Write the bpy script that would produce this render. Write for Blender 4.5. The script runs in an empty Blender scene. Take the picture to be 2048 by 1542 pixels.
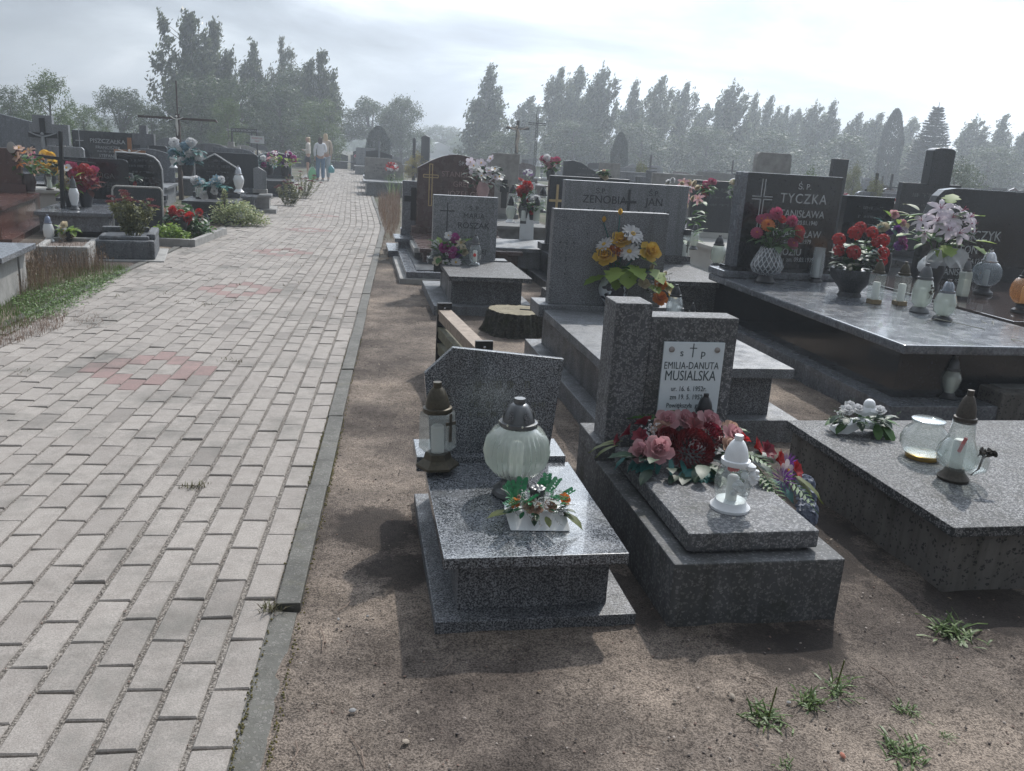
import bpy, bmesh, math, random
from mathutils import Vector, Matrix, Euler, noise
R=math.radians; PI=math.pi
random.seed(7)
C=bpy.context.scene.collection
S=bpy.context.scene
# ---------------------------------------------------------------- camera
H=1.45; FPX=1680.0; PITCH=math.atan(464/1680.0); ROLL=R(3.4)
cp,sp=math.cos(PITCH),math.sin(PITCH); cr,sr=math.cos(ROLL),math.sin(ROLL)
FW=Vector((0,cp,-sp)); U0=Vector((0,sp,cp)); RT=Vector((cr,0,0))+U0*sr; UP=Vector((-sr,0,0))+U0*cr
cam=bpy.data.cameras.new('camera'); camo=bpy.data.objects.new('camera',cam); C.objects.link(camo)
m=Matrix.Identity(4)
for i in range(3): m[i][0]=RT[i]; m[i][1]=UP[i]; m[i][2]=-FW[i]
m[0][3]=0; m[1][3]=0; m[2][3]=H
camo.matrix_world=m; cam.sensor_width=36; cam.lens=36*FPX/2048; cam.clip_end=3000; cam.clip_start=.05
S.camera=camo
def ray(x,y): return FW+RT*((x-1024)/FPX)-UP*((y-771)/FPX)
def at(x,y,z=0.0):                     # survey: where the sight line of a photo pixel meets height z
    r=ray(x,y); t=(z-H)/r.z; return Vector((0,0,H))+r*t
def atY(x,y,Y): r=ray(x,y); return Vector((0,0,H))+r*(Y/r.y)
# ---------------------------------------------------------------- sky, sun, exposure
SUN_AZ=R(21); SUN_EL=R(47)
SD=Vector((math.sin(SUN_AZ)*math.cos(SUN_EL),math.cos(SUN_AZ)*math.cos(SUN_EL),math.sin(SUN_EL)))
W=bpy.data.worlds.new('World'); S.world=W; W.use_nodes=True; nt=W.node_tree; nt.nodes.clear()
def N(nt,t,**k):
    n=nt.nodes.new(t)
    for a,b in k.items(): setattr(n,a,b)
    return n
def L(nt,a,b): nt.links.new(a,b)
def math_(nt,op,a,b=None,c=None,clamp=False):
    n=N(nt,'ShaderNodeMath',operation=op); n.use_clamp=clamp
    for i,v in enumerate((a,b,c)):
        if v is None: continue
        if isinstance(v,(int,float)): n.inputs[i].default_value=v
        else: L(nt,v,n.inputs[i])
    return n.outputs[0]
def ramp(nt,fac,stops,interp='LINEAR'):
    n=N(nt,'ShaderNodeValToRGB'); cr_=n.color_ramp; cr_.interpolation=interp
    while len(cr_.elements)<len(stops): cr_.elements.new(.5)
    for e,(p,c) in zip(cr_.elements,stops):
        e.position=p; e.color=(c[0],c[1],c[2],1) if not isinstance(c,(int,float)) else (c,c,c,1)
    if fac is not None: L(nt,fac,n.inputs[0])
    return n.outputs[0]
def mixc(nt,f,a,b,bt='MIX'):
    n=N(nt,'ShaderNodeMix',data_type='RGBA',blend_type=bt)
    for s,v in ((0,f),(6,a),(7,b)):
        if isinstance(v,(int,float)): n.inputs[s].default_value=v
        elif isinstance(v,tuple): n.inputs[s].default_value=(v[0],v[1],v[2],1)
        else: L(nt,v,n.inputs[s])
    return n.outputs[2]
tc=N(nt,'ShaderNodeTexCoord'); gen=tc.outputs['Generated']
sky=N(nt,'ShaderNodeTexSky',sky_type='NISHITA'); sky.sun_disc=False; sky.sun_elevation=SUN_EL; sky.sun_rotation=SUN_AZ; sky.air_density=1.2; sky.dust_density=2.0
skyc=mixc(nt,1.0,sky.outputs[0],(.10,.10,.10),'MULTIPLY')
sep=N(nt,'ShaderNodeSeparateXYZ'); L(nt,gen,sep.inputs[0])
zc=math_(nt,'MAXIMUM',sep.outputs[2],0.0); den=math_(nt,'ADD',zc,.22)
px_=math_(nt,'DIVIDE',sep.outputs[0],den); py_=math_(nt,'DIVIDE',sep.outputs[1],den)
cmb=N(nt,'ShaderNodeCombineXYZ'); L(nt,px_,cmb.inputs[0]); L(nt,py_,cmb.inputs[1])
nz=N(nt,'ShaderNodeTexNoise'); L(nt,cmb.outputs[0],nz.inputs['Vector']); nz.inputs['Scale'].default_value=.8; nz.inputs['Detail'].default_value=6; nz.inputs['Roughness'].default_value=.52; nz.inputs['Distortion'].default_value=.4
nz2=N(nt,'ShaderNodeTexNoise'); L(nt,cmb.outputs[0],nz2.inputs['Vector']); nz2.inputs['Scale'].default_value=.5; nz2.inputs['Detail'].default_value=3
dt=N(nt,'ShaderNodeVectorMath',operation='DOT_PRODUCT'); nrm=N(nt,'ShaderNodeVectorMath',operation='NORMALIZE'); L(nt,gen,nrm.inputs[0]); L(nt,nrm.outputs[0],dt.inputs[0]); dt.inputs[1].default_value=SD
dd=math_(nt,'MAXIMUM',dt.outputs['Value'],0.0)
cloud=ramp(nt,nz.outputs[0],[(.36,(.13,.148,.175)),(.48,(.235,.262,.30)),(.58,(.40,.435,.475)),(.70,(.78,.80,.83))])
g1=math_(nt,'MULTIPLY',math_(nt,'POWER',dd,5.5),19.0)
g2=math_(nt,'MULTIPLY',math_(nt,'POWER',dd,24.0),5.0)
glow=math_(nt,'ADD',g1,g2)
gm=math_(nt,'MULTIPLY',glow,math_(nt,'ADD',math_(nt,'MULTIPLY',nz.outputs[0],.9),.25))
bri=math_(nt,'ADD',gm,1.0)
cb=N(nt,'ShaderNodeVectorMath',operation='SCALE'); L(nt,cloud,cb.inputs[0]); L(nt,bri,cb.inputs['Scale'])
cover=ramp(nt,nz2.outputs[0],[(.30,.70),(.55,1.0)])
col=mixc(nt,cover,skyc,cb.outputs[0])
# ground half of the dome: dull
bg=N(nt,'ShaderNodeBackground'); L(nt,col,bg.inputs[0]); bg.inputs[1].default_value=1.0
wo=N(nt,'ShaderNodeOutputWorld'); L(nt,bg.outputs[0],wo.inputs[0])
sl=bpy.data.lights.new('sun','SUN'); sl.energy=3.5; sl.angle=R(1.2); sl.color=(1.0,.95,.88)
so=bpy.data.objects.new('sun',sl); C.objects.link(so); so.rotation_euler=(-SD).to_track_quat('-Z','Y').to_euler(); so.location=(3,3,20)
S.view_settings.view_transform='Standard'; S.view_settings.look='None'; S.view_settings.gamma=1; S.view_settings.exposure=0.12
S.render.engine='CYCLES'; S.cycles.max_bounces=8; S.cycles.transparent_max_bounces=24; S.cycles.volume_bounces=0
# ---------------------------------------------------------------- materials
MC={}
def newmat(name):
    M=bpy.data.materials.new(name); M.use_nodes=True; n=M.node_tree; n.nodes.clear()
    o=N(n,'ShaderNodeOutputMaterial'); return M,n,o
def pbsdf(n,o,rough=.6,metal=0,coat=0,spec=.5):
    b=N(n,'ShaderNodeBsdfPrincipled'); b.inputs['Roughness'].default_value=rough; b.inputs['Metallic'].default_value=metal
    b.inputs['Coat Weight'].default_value=coat; b.inputs['Coat Roughness'].default_value=.04; b.inputs['Specular IOR Level'].default_value=spec
    L(n,b.outputs[0],o.inputs[0]); return b
def objco(n): return N(n,'ShaderNodeTexCoord').outputs['Object']
def noi(n,v,s,d=4,r=.5,dist=0):
    t=N(n,'ShaderNodeTexNoise'); L(n,v,t.inputs['Vector']); t.inputs['Scale'].default_value=s; t.inputs['Detail'].default_value=d; t.inputs['Roughness'].default_value=r; t.inputs['Distortion'].default_value=dist
    return t.outputs[0]
def vor(n,v,s,out='Color',feat='F1'):
    t=N(n,'ShaderNodeTexVoronoi',feature=feat); L(n,v,t.inputs['Vector']); t.inputs['Scale'].default_value=s; return t.outputs[out]
def bump(n,b,h,st,d=.01):
    t=N(n,'ShaderNodeBump'); t.inputs['Strength'].default_value=st; t.inputs['Distance'].default_value=d; L(n,h,t.inputs['Height']); L(n,t.outputs[0],b.inputs['Normal'])
def plain(name,c,rough=.6,metal=0,var=.12,sc=14,coat=0,bmp=0,spec=.5):
    if name in MC: return MC[name]
    M,n,o=newmat(name); b=pbsdf(n,o,rough,metal,coat,spec); v=objco(n); z=noi(n,v,sc,5,.6)
    lo=tuple(x*(1-var) for x in c); hi=tuple(min(1,x*(1+var)) for x in c)
    L(n,ramp(n,z,[(.3,lo),(.7,hi)]),b.inputs['Base Color'])
    if bmp: bump(n,b,noi(n,v,sc*6,4,.6),bmp,.004)
    MC[name]=M; return M
def granite(name,dark,light,mid=None,sc=160,rough=.3,coat=0,thr=.5,dirt=.25,w=.08,bmp=0,dirtc=(.05,.055,.04)):
    M,n,o=newmat(name); b=pbsdf(n,o,rough,0,coat); v=objco(n)
    g=noi(n,v,sc,2,.55,.6)
    mid=mid or tuple((a+c)/2 for a,c in zip(dark,light))
    base=ramp(n,g,[(thr-w,dark),(thr,mid),(thr+w,light)])
    big=noi(n,v,3.2,5,.65); k=ramp(n,big,[(.38,(1,1,1)),(.72,(1-dirt,1-dirt,1-dirt))])
    c=mixc(n,1.0,base,k,'MULTIPLY')
    mp=N(n,'ShaderNodeMapping'); L(n,v,mp.inputs[0]); mp.inputs['Scale'].default_value=(9,9,.9)
    c=mixc(n,1.0,c,ramp(n,noi(n,mp.outputs[0],1.6,6,.62),[(.46,(1,1,1)),(.72,(.66,.67,.64))]),'MULTIPLY')
    L(n,c,b.inputs['Base Color'])
    rr=ramp(n,noi(n,v,9,4,.6),[(.3,max(.03,rough*.7)),(.7,min(1,rough*1.5))]); L(n,rr,b.inputs['Roughness'])
    if bmp: bump(n,b,g,bmp,.002)
    MC[name]=M; return M
def terrazzo(name,matrix,chip,chip2,sc=75,rough=.75,dirt=.35,cover=.45,bmp=.35,moss=None):
    M,n,o=newmat(name); b=pbsdf(n,o,rough); v=objco(n)
    w=N(n,'ShaderNodeVectorMath',operation='ADD'); nn=N(n,'ShaderNodeTexNoise'); L(n,v,nn.inputs['Vector']); nn.inputs['Scale'].default_value=sc*.6
    s2=N(n,'ShaderNodeVectorMath',operation='SCALE'); L(n,nn.outputs['Color'],s2.inputs[0]); s2.inputs['Scale'].default_value=.012
    L(n,v,w.inputs[0]); L(n,s2.outputs[0],w.inputs[1]); vv=w.outputs[0]
    cell=N(n,'ShaderNodeSeparateColor'); L(n,vor(n,vv,sc),cell.inputs[0])
    edge=vor(n,vv,sc,'Distance','DISTANCE_TO_EDGE')
    isch=math_(n,'MULTIPLY',ramp(n,cell.outputs[0],[(cover-.02,0.0),(cover+.02,1.0)]),ramp(n,edge,[(.05,0.0),(.13,1.0)]))
    cc=ramp(n,cell.outputs[1],[(0,chip2),(1,chip)])
    c=mixc(n,isch,matrix,cc)
    big=noi(n,v,2.6,6,.68); k=ramp(n,big,[(.36,(1,1,1)),(.7,(1-dirt,1-dirt,1-dirt))])
    c=mixc(n,1.0,c,k,'MULTIPLY')
    mp=N(n,'ShaderNodeMapping'); L(n,v,mp.inputs[0]); mp.inputs['Scale'].default_value=(9,9,.9)
    c=mixc(n,1.0,c,ramp(n,noi(n,mp.outputs[0],1.6,6,.62),[(.44,(1,1,1)),(.70,(.58,.58,.54))]),'MULTIPLY')
    if moss: c=mixc(n,ramp(n,noi(n,v,4.5,7,.72),[(.56,0.0),(.70,.65)]),c,moss)
    L(n,c,b.inputs['Base Color']); bump(n,b,isch,bmp,.003); MC[name]=M; return M
def leafm(name,c,c2=None,trans=.35,rough=.5):
    if name in MC: return MC[name]
    M,n,o=newmat(name); c2=c2 or tuple(x*.6 for x in c)
    geo=N(n,'ShaderNodeNewGeometry'); f=geo.outputs['Random Per Island']
    cc=ramp(n,f,[(0,c2),(1,c)])
    b=N(n,'ShaderNodeBsdfPrincipled'); b.inputs['Roughness'].default_value=rough; L(n,cc,b.inputs['Base Color'])
    t=N(n,'ShaderNodeBsdfTranslucent'); L(n,cc,t.inputs[0]); mx=N(n,'ShaderNodeMixShader'); mx.inputs[0].default_value=trans
    L(n,b.outputs[0],mx.inputs[1]); L(n,t.outputs[0],mx.inputs[2]); L(n,mx.outputs[0],o.inputs[0]); MC[name]=M; return M
def glass(name,tint=(.9,.93,.92),body=.12,fres=1.45,rough=.05,bodyc=(.8,.85,.85)):
    if name in MC: return MC[name]
    M,n,o=newmat(name)
    tr=N(n,'ShaderNodeBsdfTransparent'); tr.inputs[0].default_value=(*tint,1)
    gl=N(n,'ShaderNodeBsdfGlossy'); gl.inputs['Roughness'].default_value=rough
    df=N(n,'ShaderNodeBsdfPrincipled'); df.inputs['Base Color'].default_value=(*bodyc,1); df.inputs['Roughness'].default_value=.25
    m1=N(n,'ShaderNodeMixShader'); m1.inputs[0].default_value=body; L(n,tr.outputs[0],m1.inputs[1]); L(n,df.outputs[0],m1.inputs[2])
    lw=N(n,'ShaderNodeLayerWeight'); lw.inputs[0].default_value=.42
    fr=math_(n,'MULTIPLY',math_(n,'ADD',math_(n,'POWER',lw.outputs['Facing'],2.0),.05),.8,clamp=True)
    m2=N(n,'ShaderNodeMixShader'); L(n,fr,m2.inputs[0]); L(n,m1.outputs[0],m2.inputs[1]); L(n,gl.outputs[0],m2.inputs[2]); L(n,m2.outputs[0],o.inputs[0])
    MC[name]=M; return M
# ---------------------------------------------------------------- mesh builder
class MB:
    def __init__(s): s.v=[]; s.f=[]; s.m=[]; s.sm=[]
    def add(s,vs,fs,mi=0,sm=False,M=None):
        o=len(s.v)
        s.v.extend([(M@Vector(p))[:] if M is not None else tuple(p) for p in vs])
        for f in fs: s.f.append(tuple(i+o for i in f)); s.m.append(mi); s.sm.append(sm)
        return s
    def box(s,x0,x1,y0,y1,z0,z1,mi=0,M=None):
        v=[(x0,y0,z0),(x1,y0,z0),(x1,y1,z0),(x0,y1,z0),(x0,y0,z1),(x1,y0,z1),(x1,y1,z1),(x0,y1,z1)]
        return s.add(v,[(0,3,2,1),(4,5,6,7),(0,1,5,4),(1,2,6,5),(2,3,7,6),(3,0,4,7)],mi,False,M)
    def prism(s,poly,y0,y1,mi=0,M=None,axis='y'):          # polygon in x,z extruded along y (or x,y along z)
        n=len(poly)
        if axis=='y': v=[(a,y0,b) for a,b in poly]+[(a,y1,b) for a,b in poly]; fs=[tuple(range(n)),tuple(range(2*n-1,n-1,-1))]+[((i+1)%n,i,n+i,n+(i+1)%n) for i in range(n)]
        else: v=[(a,b,y0) for a,b in poly]+[(a,b,y1) for a,b in poly]; fs=[tuple(range(n-1,-1,-1)),tuple(range(n,2*n))]+[(i,(i+1)%n,n+(i+1)%n,n+i) for i in range(n)]
        return s.add(v,fs,mi,False,M)
    def lathe(s,prof,n=24,mi=0,M=None,sm=True,rib=0,amp=0,twist=0,caps=True,ph=0,sq=0):
        v=[];f=[]
        for k,(r,z) in enumerate(prof):
            for i in range(n):
                a=2*PI*i/n+ph; rr=r
                if rib: rr=r*(1+amp*math.cos(rib*(a+twist*z)))
                v.append((rr*math.cos(a),rr*math.sin(a),z))
        for k in range(len(prof)-1):
            for i in range(n): j=(i+1)%n; f.append((k*n+i,k*n+j,(k+1)*n+j,(k+1)*n+i))
        if caps: f.append(tuple(range(n-1,-1,-1))); f.append(tuple((len(prof)-1)*n+i for i in range(n)))
        return s.add(v,f,mi,sm,M)
    def tube(s,pts,rad,n=6,mi=0,M=None,sm=True):
        pts=[Vector(p) for p in pts]; v=[];f=[]
        if isinstance(rad,(int,float)): rad=[rad]*len(pts)
        for k,p in enumerate(pts):
            d=(pts[min(k+1,len(pts)-1)]-pts[max(k-1,0)]).normalized()
            a=d.cross(Vector((0,0,1)) if abs(d.z)<.9 else Vector((1,0,0))).normalized(); b=d.cross(a)
            for i in range(n): t=2*PI*i/n; v.append(tuple(p+(a*math.cos(t)+b*math.sin(t))*rad[k]))
        for k in range(len(pts)-1):
            for i in range(n): j=(i+1)%n; f.append((k*n+i,k*n+j,(k+1)*n+j,(k+1)*n+i))
        f.append(tuple(range(n-1,-1,-1))); f.append(tuple((len(pts)-1)*n+i for i in range(n)))
        return s.add(v,f,mi,sm,M)
    def petal(s,Lh,Wd,bend=0,cup=.2,tip=.8,M=None,mi=0,nu=4,wide=.55,ruf=0):
        # petal along +x, bending towards +z; wide: where widest
        v=[];f=[];nv=3
        ang=0;x=z=0;st=Lh/nu
        for k in range(nu+1):
            t=k/nu
            w=Wd*.5*max(.06,(math.sin(PI*min(1,(t/wide)*.5 if t<wide else .5+.5*((t-wide)/(1-wide))**1.2*tip)))) if k else Wd*.09
            for j in range(nv):
                q=(j-1)
                v.append((x-(abs(q)*Lh*.06 if k==nu else 0),q*w,z+cup*w*abs(q)+ruf*random.uniform(-1,1)*Lh))
            ang+=bend/nu; x+=st*math.cos(ang); z+=st*math.sin(ang)
        for k in range(nu):
            for j in range(nv-1): a=k*nv+j; f.append((a,a+nv,a+nv+1,a+1))
        return s.add(v,f,mi,True,M)
    def mesh(s,name,mats,bevel=0,seg=2,merge=False):
        me=bpy.data.meshes.new(name); me.from_pydata(s.v,[],s.f)
        for m_ in (mats if isinstance(mats,(list,tuple)) else [mats]): me.materials.append(m_)
        me.polygons.foreach_set('material_index',s.m); me.polygons.foreach_set('use_smooth',s.sm)
        if bevel:
            bm=bmesh.new(); bm.from_mesh(me)
            es=[e for e in bm.edges if len(e.link_faces)==2 and e.calc_face_angle(0)>.4]
            bmesh.ops.bevel(bm,geom=es,offset=bevel,segments=seg,profile=.6,affect='EDGES',clamp_overlap=True)
            bm.to_mesh(me); bm.free()
        if any(s.sm): me.set_sharp_from_angle(angle=R(42))
        me.update(); return me
def ob(name,me,parent=None,loc=None,rot=None,scale=None):
    o=bpy.data.objects.new(name,me); C.objects.link(o)
    if parent is not None: o.parent=parent
    if loc is not None: o.location=loc
    if rot is not None: o.rotation_euler=rot
    if scale is not None: o.scale=(scale,)*3 if isinstance(scale,(int,float)) else scale
    return o
def put(name,mb,mats,parent=None,bevel=0,**k): return ob(name,mb.mesh(name,mats,bevel),parent,**k)
def tag(o,label=None,cat=None,group=None,kind=None):
    if label: o['label']=label
    if cat: o['category']=cat
    if group: o['group']=group
    if kind: o['kind']=kind
    return o
def thing(name,label,cat,loc=(0,0,0),rot=0,group=None):
    o=bpy.data.objects.new(name,None); C.objects.link(o); o.location=loc; o.rotation_euler=(0,0,rot); o.empty_display_size=.05
    return tag(o,label,cat,group)
def struct(name,mb,mats,bevel=0): return tag(put(name,mb,mats,None,bevel),kind='structure')
TXC={}
def txt(name,lines,mat,parent,x,z,y,size,sp=1.25,al='CENTER',rot=(PI/2,0,0),ext=.0008,sx=1.0,space=1.0):
    # lines: list of (text,relative size)
    cu=[];zz=z
    M_=MB(); first=None; obs=[]
    dg=bpy.context.evaluated_depsgraph_get()
    allv=[];allf=[]
    for t,k in lines:
        if t:
            c=bpy.data.curves.new('t','FONT'); c.body=t; c.size=size*k; c.align_x=al; c.extrude=ext; c.space_character=space; c.resolution_u=3
            o=bpy.data.objects.new('t',c); C.objects.link(o); dg.update() if hasattr(dg,'update') else None
            me=bpy.data.meshes.new_from_object(o.evaluated_get(bpy.context.evaluated_depsgraph_get()))
            off=len(allv)
            for v in me.vertices: allv.append((v.co.x*sx,v.co.y+(zz-z),v.co.z))
            for p in me.polygons: allf.append(tuple(i+off for i in p.vertices))
            bpy.data.objects.remove(o); bpy.data.curves.remove(c); bpy.data.meshes.remove(me)
        zz-=size*k*sp
    me=bpy.data.meshes.new(name); me.from_pydata(allv,[],allf); me.materials.append(mat); me.update()
    return ob(name,me,parent,(x,y,z),rot)
HAZE=.0040
# ================================================================ THE GROUND
def sspace(a,b,n,k,c=0):
    lo=math.asinh((a-c)/k); hi=math.asinh((b-c)/k); return [c+k*math.sinh(lo+(hi-lo)*i/(n-1)) for i in range(n)]
PO=Vector((-.64,2.41))
def pang(v): t=max(0,min(1,(v-12.0)/3.0)); return R(8)+R(3.3)*t*t*(3-2*t)
_pc=[(PO.x-(-6)*-math.sin(R(8))*0,0)]
PV0=-6.0; PST=.05; PC=[]
_p=Vector((PO.x+math.sin(R(8))*6.0,PO.y-math.cos(R(8))*6.0)); _v=PV0
while _v<56: PC.append((_p.copy(),pang(_v))); a_=pang(_v); _p=_p+Vector((-math.sin(a_),math.cos(a_)))*PST; _v+=PST
def pw(u,v):
    k=(v-PV0)/PST; i=max(0,min(len(PC)-2,int(k))); f=k-i; p=PC[i][0].lerp(PC[i+1][0],f); a=PC[i][1]; return (p.x+u*math.cos(a),p.y+u*math.sin(a))
def pinv(x,y):
    # path coordinates (u,v) of a ground point, good enough
    v=(y-PO.y)/math.cos(R(9)); 
    for _ in range(4):
        q=pw(0,max(PV0,min(55,v))); a=pang(v); dx,dy=x-q[0],y-q[1]; v+= -dx*math.sin(a)+dy*math.cos(a)
    q=pw(0,max(PV0,min(55,v))); a=pang(v); dx,dy=x-q[0],y-q[1]; return dx*math.cos(a)+dy*math.sin(a),v
xs=sspace(-150,150,430,1.6,.4); ys=sspace(-12,320,430,2.2,2.4)
gm_=MB(); vs=[]
for y in ys:
    for x in xs:
        u,v=pinv(x,y) if abs(x)<25 and y<60 else (9,0)
        z=-.012+.010*noise.noise(Vector((x*1.1,y*1.1,0)))+.009*noise.noise(Vector((x*6,y*6,3)))+.005*noise.noise(Vector((x*18,y*18,1)))
        if u<-2.7: z+=.012
        if -2.63<u<-.05 and v<55: z=-.07
        vs.append((x,y,z))
nx=len(xs); gm_.add(vs,[(j*nx+i,j*nx+i+1,(j+1)*nx+i+1,(j+1)*nx+i) for j in range(len(ys)-1) for i in range(nx-1)],0,True)
M,n,o=newmat('sandy_soil'); b=pbsdf(n,o,.95,spec=.2); v=objco(n)
g=noi(n,v,165,3,.75); g2=noi(n,v,48,2,.6); big=noi(n,v,.9,6,.62); med=noi(n,v,4.5,5,.65)
sand=ramp(n,g,[(.40,(.018,.015,.014)),(.48,(.105,.087,.075)),(.58,(.245,.206,.176))])
sand2=ramp(n,g2,[(.36,(.08,.066,.057)),(.58,(.235,.197,.168))])
c=mixc(n,.35,sand,sand2)
c=mixc(n,1.0,c,ramp(n,big,[(.38,(1.65,1.62,1.56)),(.48,(1.05,1.04,1.03)),(.58,(.60,.59,.60))]),'MULTIPLY')
c=mixc(n,1.0,c,ramp(n,med,[(.35,(1.1,1.1,1.1)),(.66,(.68,.68,.68))]),'MULTIPLY')
sp_=N(n,'ShaderNodeSeparateXYZ'); L(n,v,sp_.inputs[0])
far=math_(n,'MULTIPLY',math_(n,'SUBTRACT',sp_.outputs[1],9.0),.08,clamp=True)
c=mixc(n,math_(n,'MULTIPLY',far,ramp(n,noi(n,v,.7,5,.6),[(.42,.1),(.6,.95)])),c,(.055,.07,.035))
spotn=noi(n,v,7,5,.7)
for (wx,wy,wr) in ((-.50,3.05,.20),(-.34,2.72,.16),(.46,2.62,.22),(.86,2.36,.18),(1.15,3.2,.42),(1.75,2.72,.25),(.40,3.6,.25),(1.0,2.40,.14)):  # soil darkened in fixed, noise-edged spots beside the near graves
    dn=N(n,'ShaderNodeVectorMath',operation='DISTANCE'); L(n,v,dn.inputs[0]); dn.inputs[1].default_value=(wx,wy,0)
    mk=math_(n,'SUBTRACT',math_(n,'MULTIPLY',dn.outputs['Value'],1/wr),math_(n,'MULTIPLY',math_(n,'SUBTRACT',spotn,.5),1.8))
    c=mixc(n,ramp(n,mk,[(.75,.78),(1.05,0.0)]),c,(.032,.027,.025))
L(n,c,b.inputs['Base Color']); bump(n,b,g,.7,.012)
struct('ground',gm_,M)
# ---- paving
def pavmat(name,c1,c2,stain=(.10,.10,.09)):
    M,n,o=newmat(name); b=pbsdf(n,o,.85,spec=.3); v=objco(n); geo=N(n,'ShaderNodeNewGeometry'); f=geo.outputs['Random Per Island']
    c=ramp(n,f,[(0,tuple(x*.80 for x in c1)),(.06,c1),(.96,c2),(1,tuple(x*.7 for x in c1))])
    fine=ramp(n,noi(n,v,210,3,.7),[(.35,(.74,.74,.74)),(.62,(1.18,1.18,1.18))]); c=mixc(n,1.0,c,fine,'MULTIPLY')
    st=ramp(n,noi(n,v,1.6,7,.72),[(.50,0.0),(.70,.75)]); c=mixc(n,st,c,stain)
    dirt=ramp(n,noi(n,v,14,5,.7),[(.45,0.0),(.75,.45)]); c=mixc(n,dirt,c,(.15,.13,.115))
    L(n,c,b.inputs['Base Color']); bump(n,b,noi(n,v,260,3,.7),.5,.003); return M
grey=pavmat('grey_paving',(.262,.239,.220),(.312,.286,.263)); red=pavmat('red_paving',(.235,.165,.155),(.27,.19,.178))
Mj,n,o=newmat('joint_grit'); b=pbsdf(n,o,.95); v=objco(n)
L(n,ramp(n,noi(n,v,150,3,.7),[(.38,(.05,.044,.038)),(.5,(.16,.142,.125)),(.62,(.34,.31,.28))]),b.inputs['Base Color']); bump(n,b,noi(n,v,150,3,.7),.8,.01)
pv=MB(); CW=.1137; RL=.2388
def redcell(c,vc):
    k=round((vc-2.89)/3.1044); v0=2.89+k*3.1044
    # snap the diamond centre to a joint of column 10
    base=.0612; v0=base+round((v0-base)/RL)*RL
    d=abs(c-10)+abs(vc-v0)/(RL/2); return k>=0 and k<5 and abs(d-3)<.4
for c in range(22):
    j=-24
    while True:
        off=(0.0612 if c%2==0 else -.058)
        v0=off+j*RL; j+=1
        if v0>49.5: break
        if v0<-3.2: continue
        gu=random.uniform(.012,.018) if c<7 else random.uniform(.007,.011)
        u1=-.078-c*CW-gu*.5; u0=u1-CW+gu; a,bq=v0+.0035,v0+RL-.0035; wv=.012*noise.noise(Vector((c*.2,v0*.35,5)))
        u0+=wv*.6;u1+=wv*.6
        mi=1 if redcell(c,(a+bq)/2) else 0
        z=random.gauss(0,.0016)+.004*noise.noise(Vector((c*.3,v0*.5,0))); t1,t2=random.gauss(0,.0014),random.gauss(0,.0014); e=.0045
        far_=v0>16
        ring=lambda d,zz: [(u0+d,a+d,zz+t1),(u1-d,a+d,zz+t2),(u1-d,bq-d,zz-t1),(u0+d,bq-d,zz-t2)]
        if far_: P_=ring(0,z-.012)+ring(.002,z)
        else: P_=ring(0,z-.02)+ring(.0008,z-.004)+ring(e,z)
        vv=[(*pw(p[0],p[1]),p[2]) for p in P_]; nl=len(vv)//4
        fs=[tuple((nl-1)*4+i for i in range(4))]
        for q in range(nl-1): fs+=[(q*4+i,q*4+(i+1)%4,q*4+4+(i+1)%4,q*4+4+i) for i in range(4)]
        pv.add(vv,fs,mi,False)
jb=MB(); vv=[];K=260
for i in range(K+1):
    v_=-3.5+(53.0)*i/K
    for u_ in (-2.60,-1.3,-.06): vv.append((*pw(u_,v_),-.0085+.002*noise.noise(Vector((u_,v_*3,0)))))
jb.add(vv,[(i*3+k,i*3+k+1,i*3+k+4,i*3+k+3) for i in range(K) for k in range(2)],0,True)
pathme=pv.mesh('path',[grey,red,Mj]); 
tag(ob('path',pathme),kind='structure'); struct('path_bed',jb,Mj)
# ---- concrete edging
kerbm=terrazzo('edging_concrete',(.105,.102,.09),(.19,.18,.165),(.10,.095,.085),sc=120,dirt=.5,cover=.5,bmp=.4,moss=(.075,.07,.035))
kb=MB()
def kerbseg(u0,u1,v0,v1,z,dz=0,nn=6):
    P_=[]
    for i in range(nn+1):
        t=v0+(v1-v0)*i/nn
        P_+= [(*pw(u0,t),z-.2),(*pw(u0,t),z),(*pw(u1,t),z+dz),(*pw(u1,t),z-.2)]
    fs=[(i*4+k,i*4+4+k,i*4+4+k+1,i*4+k+1) for i in range(nn) for k in range(3)]+[(0,1,2,3),(nn*4+3,nn*4+2,nn*4+1,nn*4)]
    kb.add(P_,fs,0,False)
kerbseg(-.088,-.008,-1.05,-.008,-.004,-.006); kerbseg(-.10,-.02,-2.1,-1.06,-.004)
v_=0.0
while v_<48:
    du=random.uniform(-.005,.005); kerbseg(-.074+du,.004+du,v_+.004,v_+.996,.008+random.uniform(-.003,.006),random.uniform(-.003,.003)); v_+=1.0
v_=-2.0
while v_<48:
    if not(-.5<v_<1.5): du=random.uniform(-.006,.006); kerbseg(-2.67+du,-2.597+du,v_+.004,v_+.996,.008+random.uniform(-.003,.006),0)
    v_+=1.0
o_=struct('kerb',kb,kerbm,bevel=.004)
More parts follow.
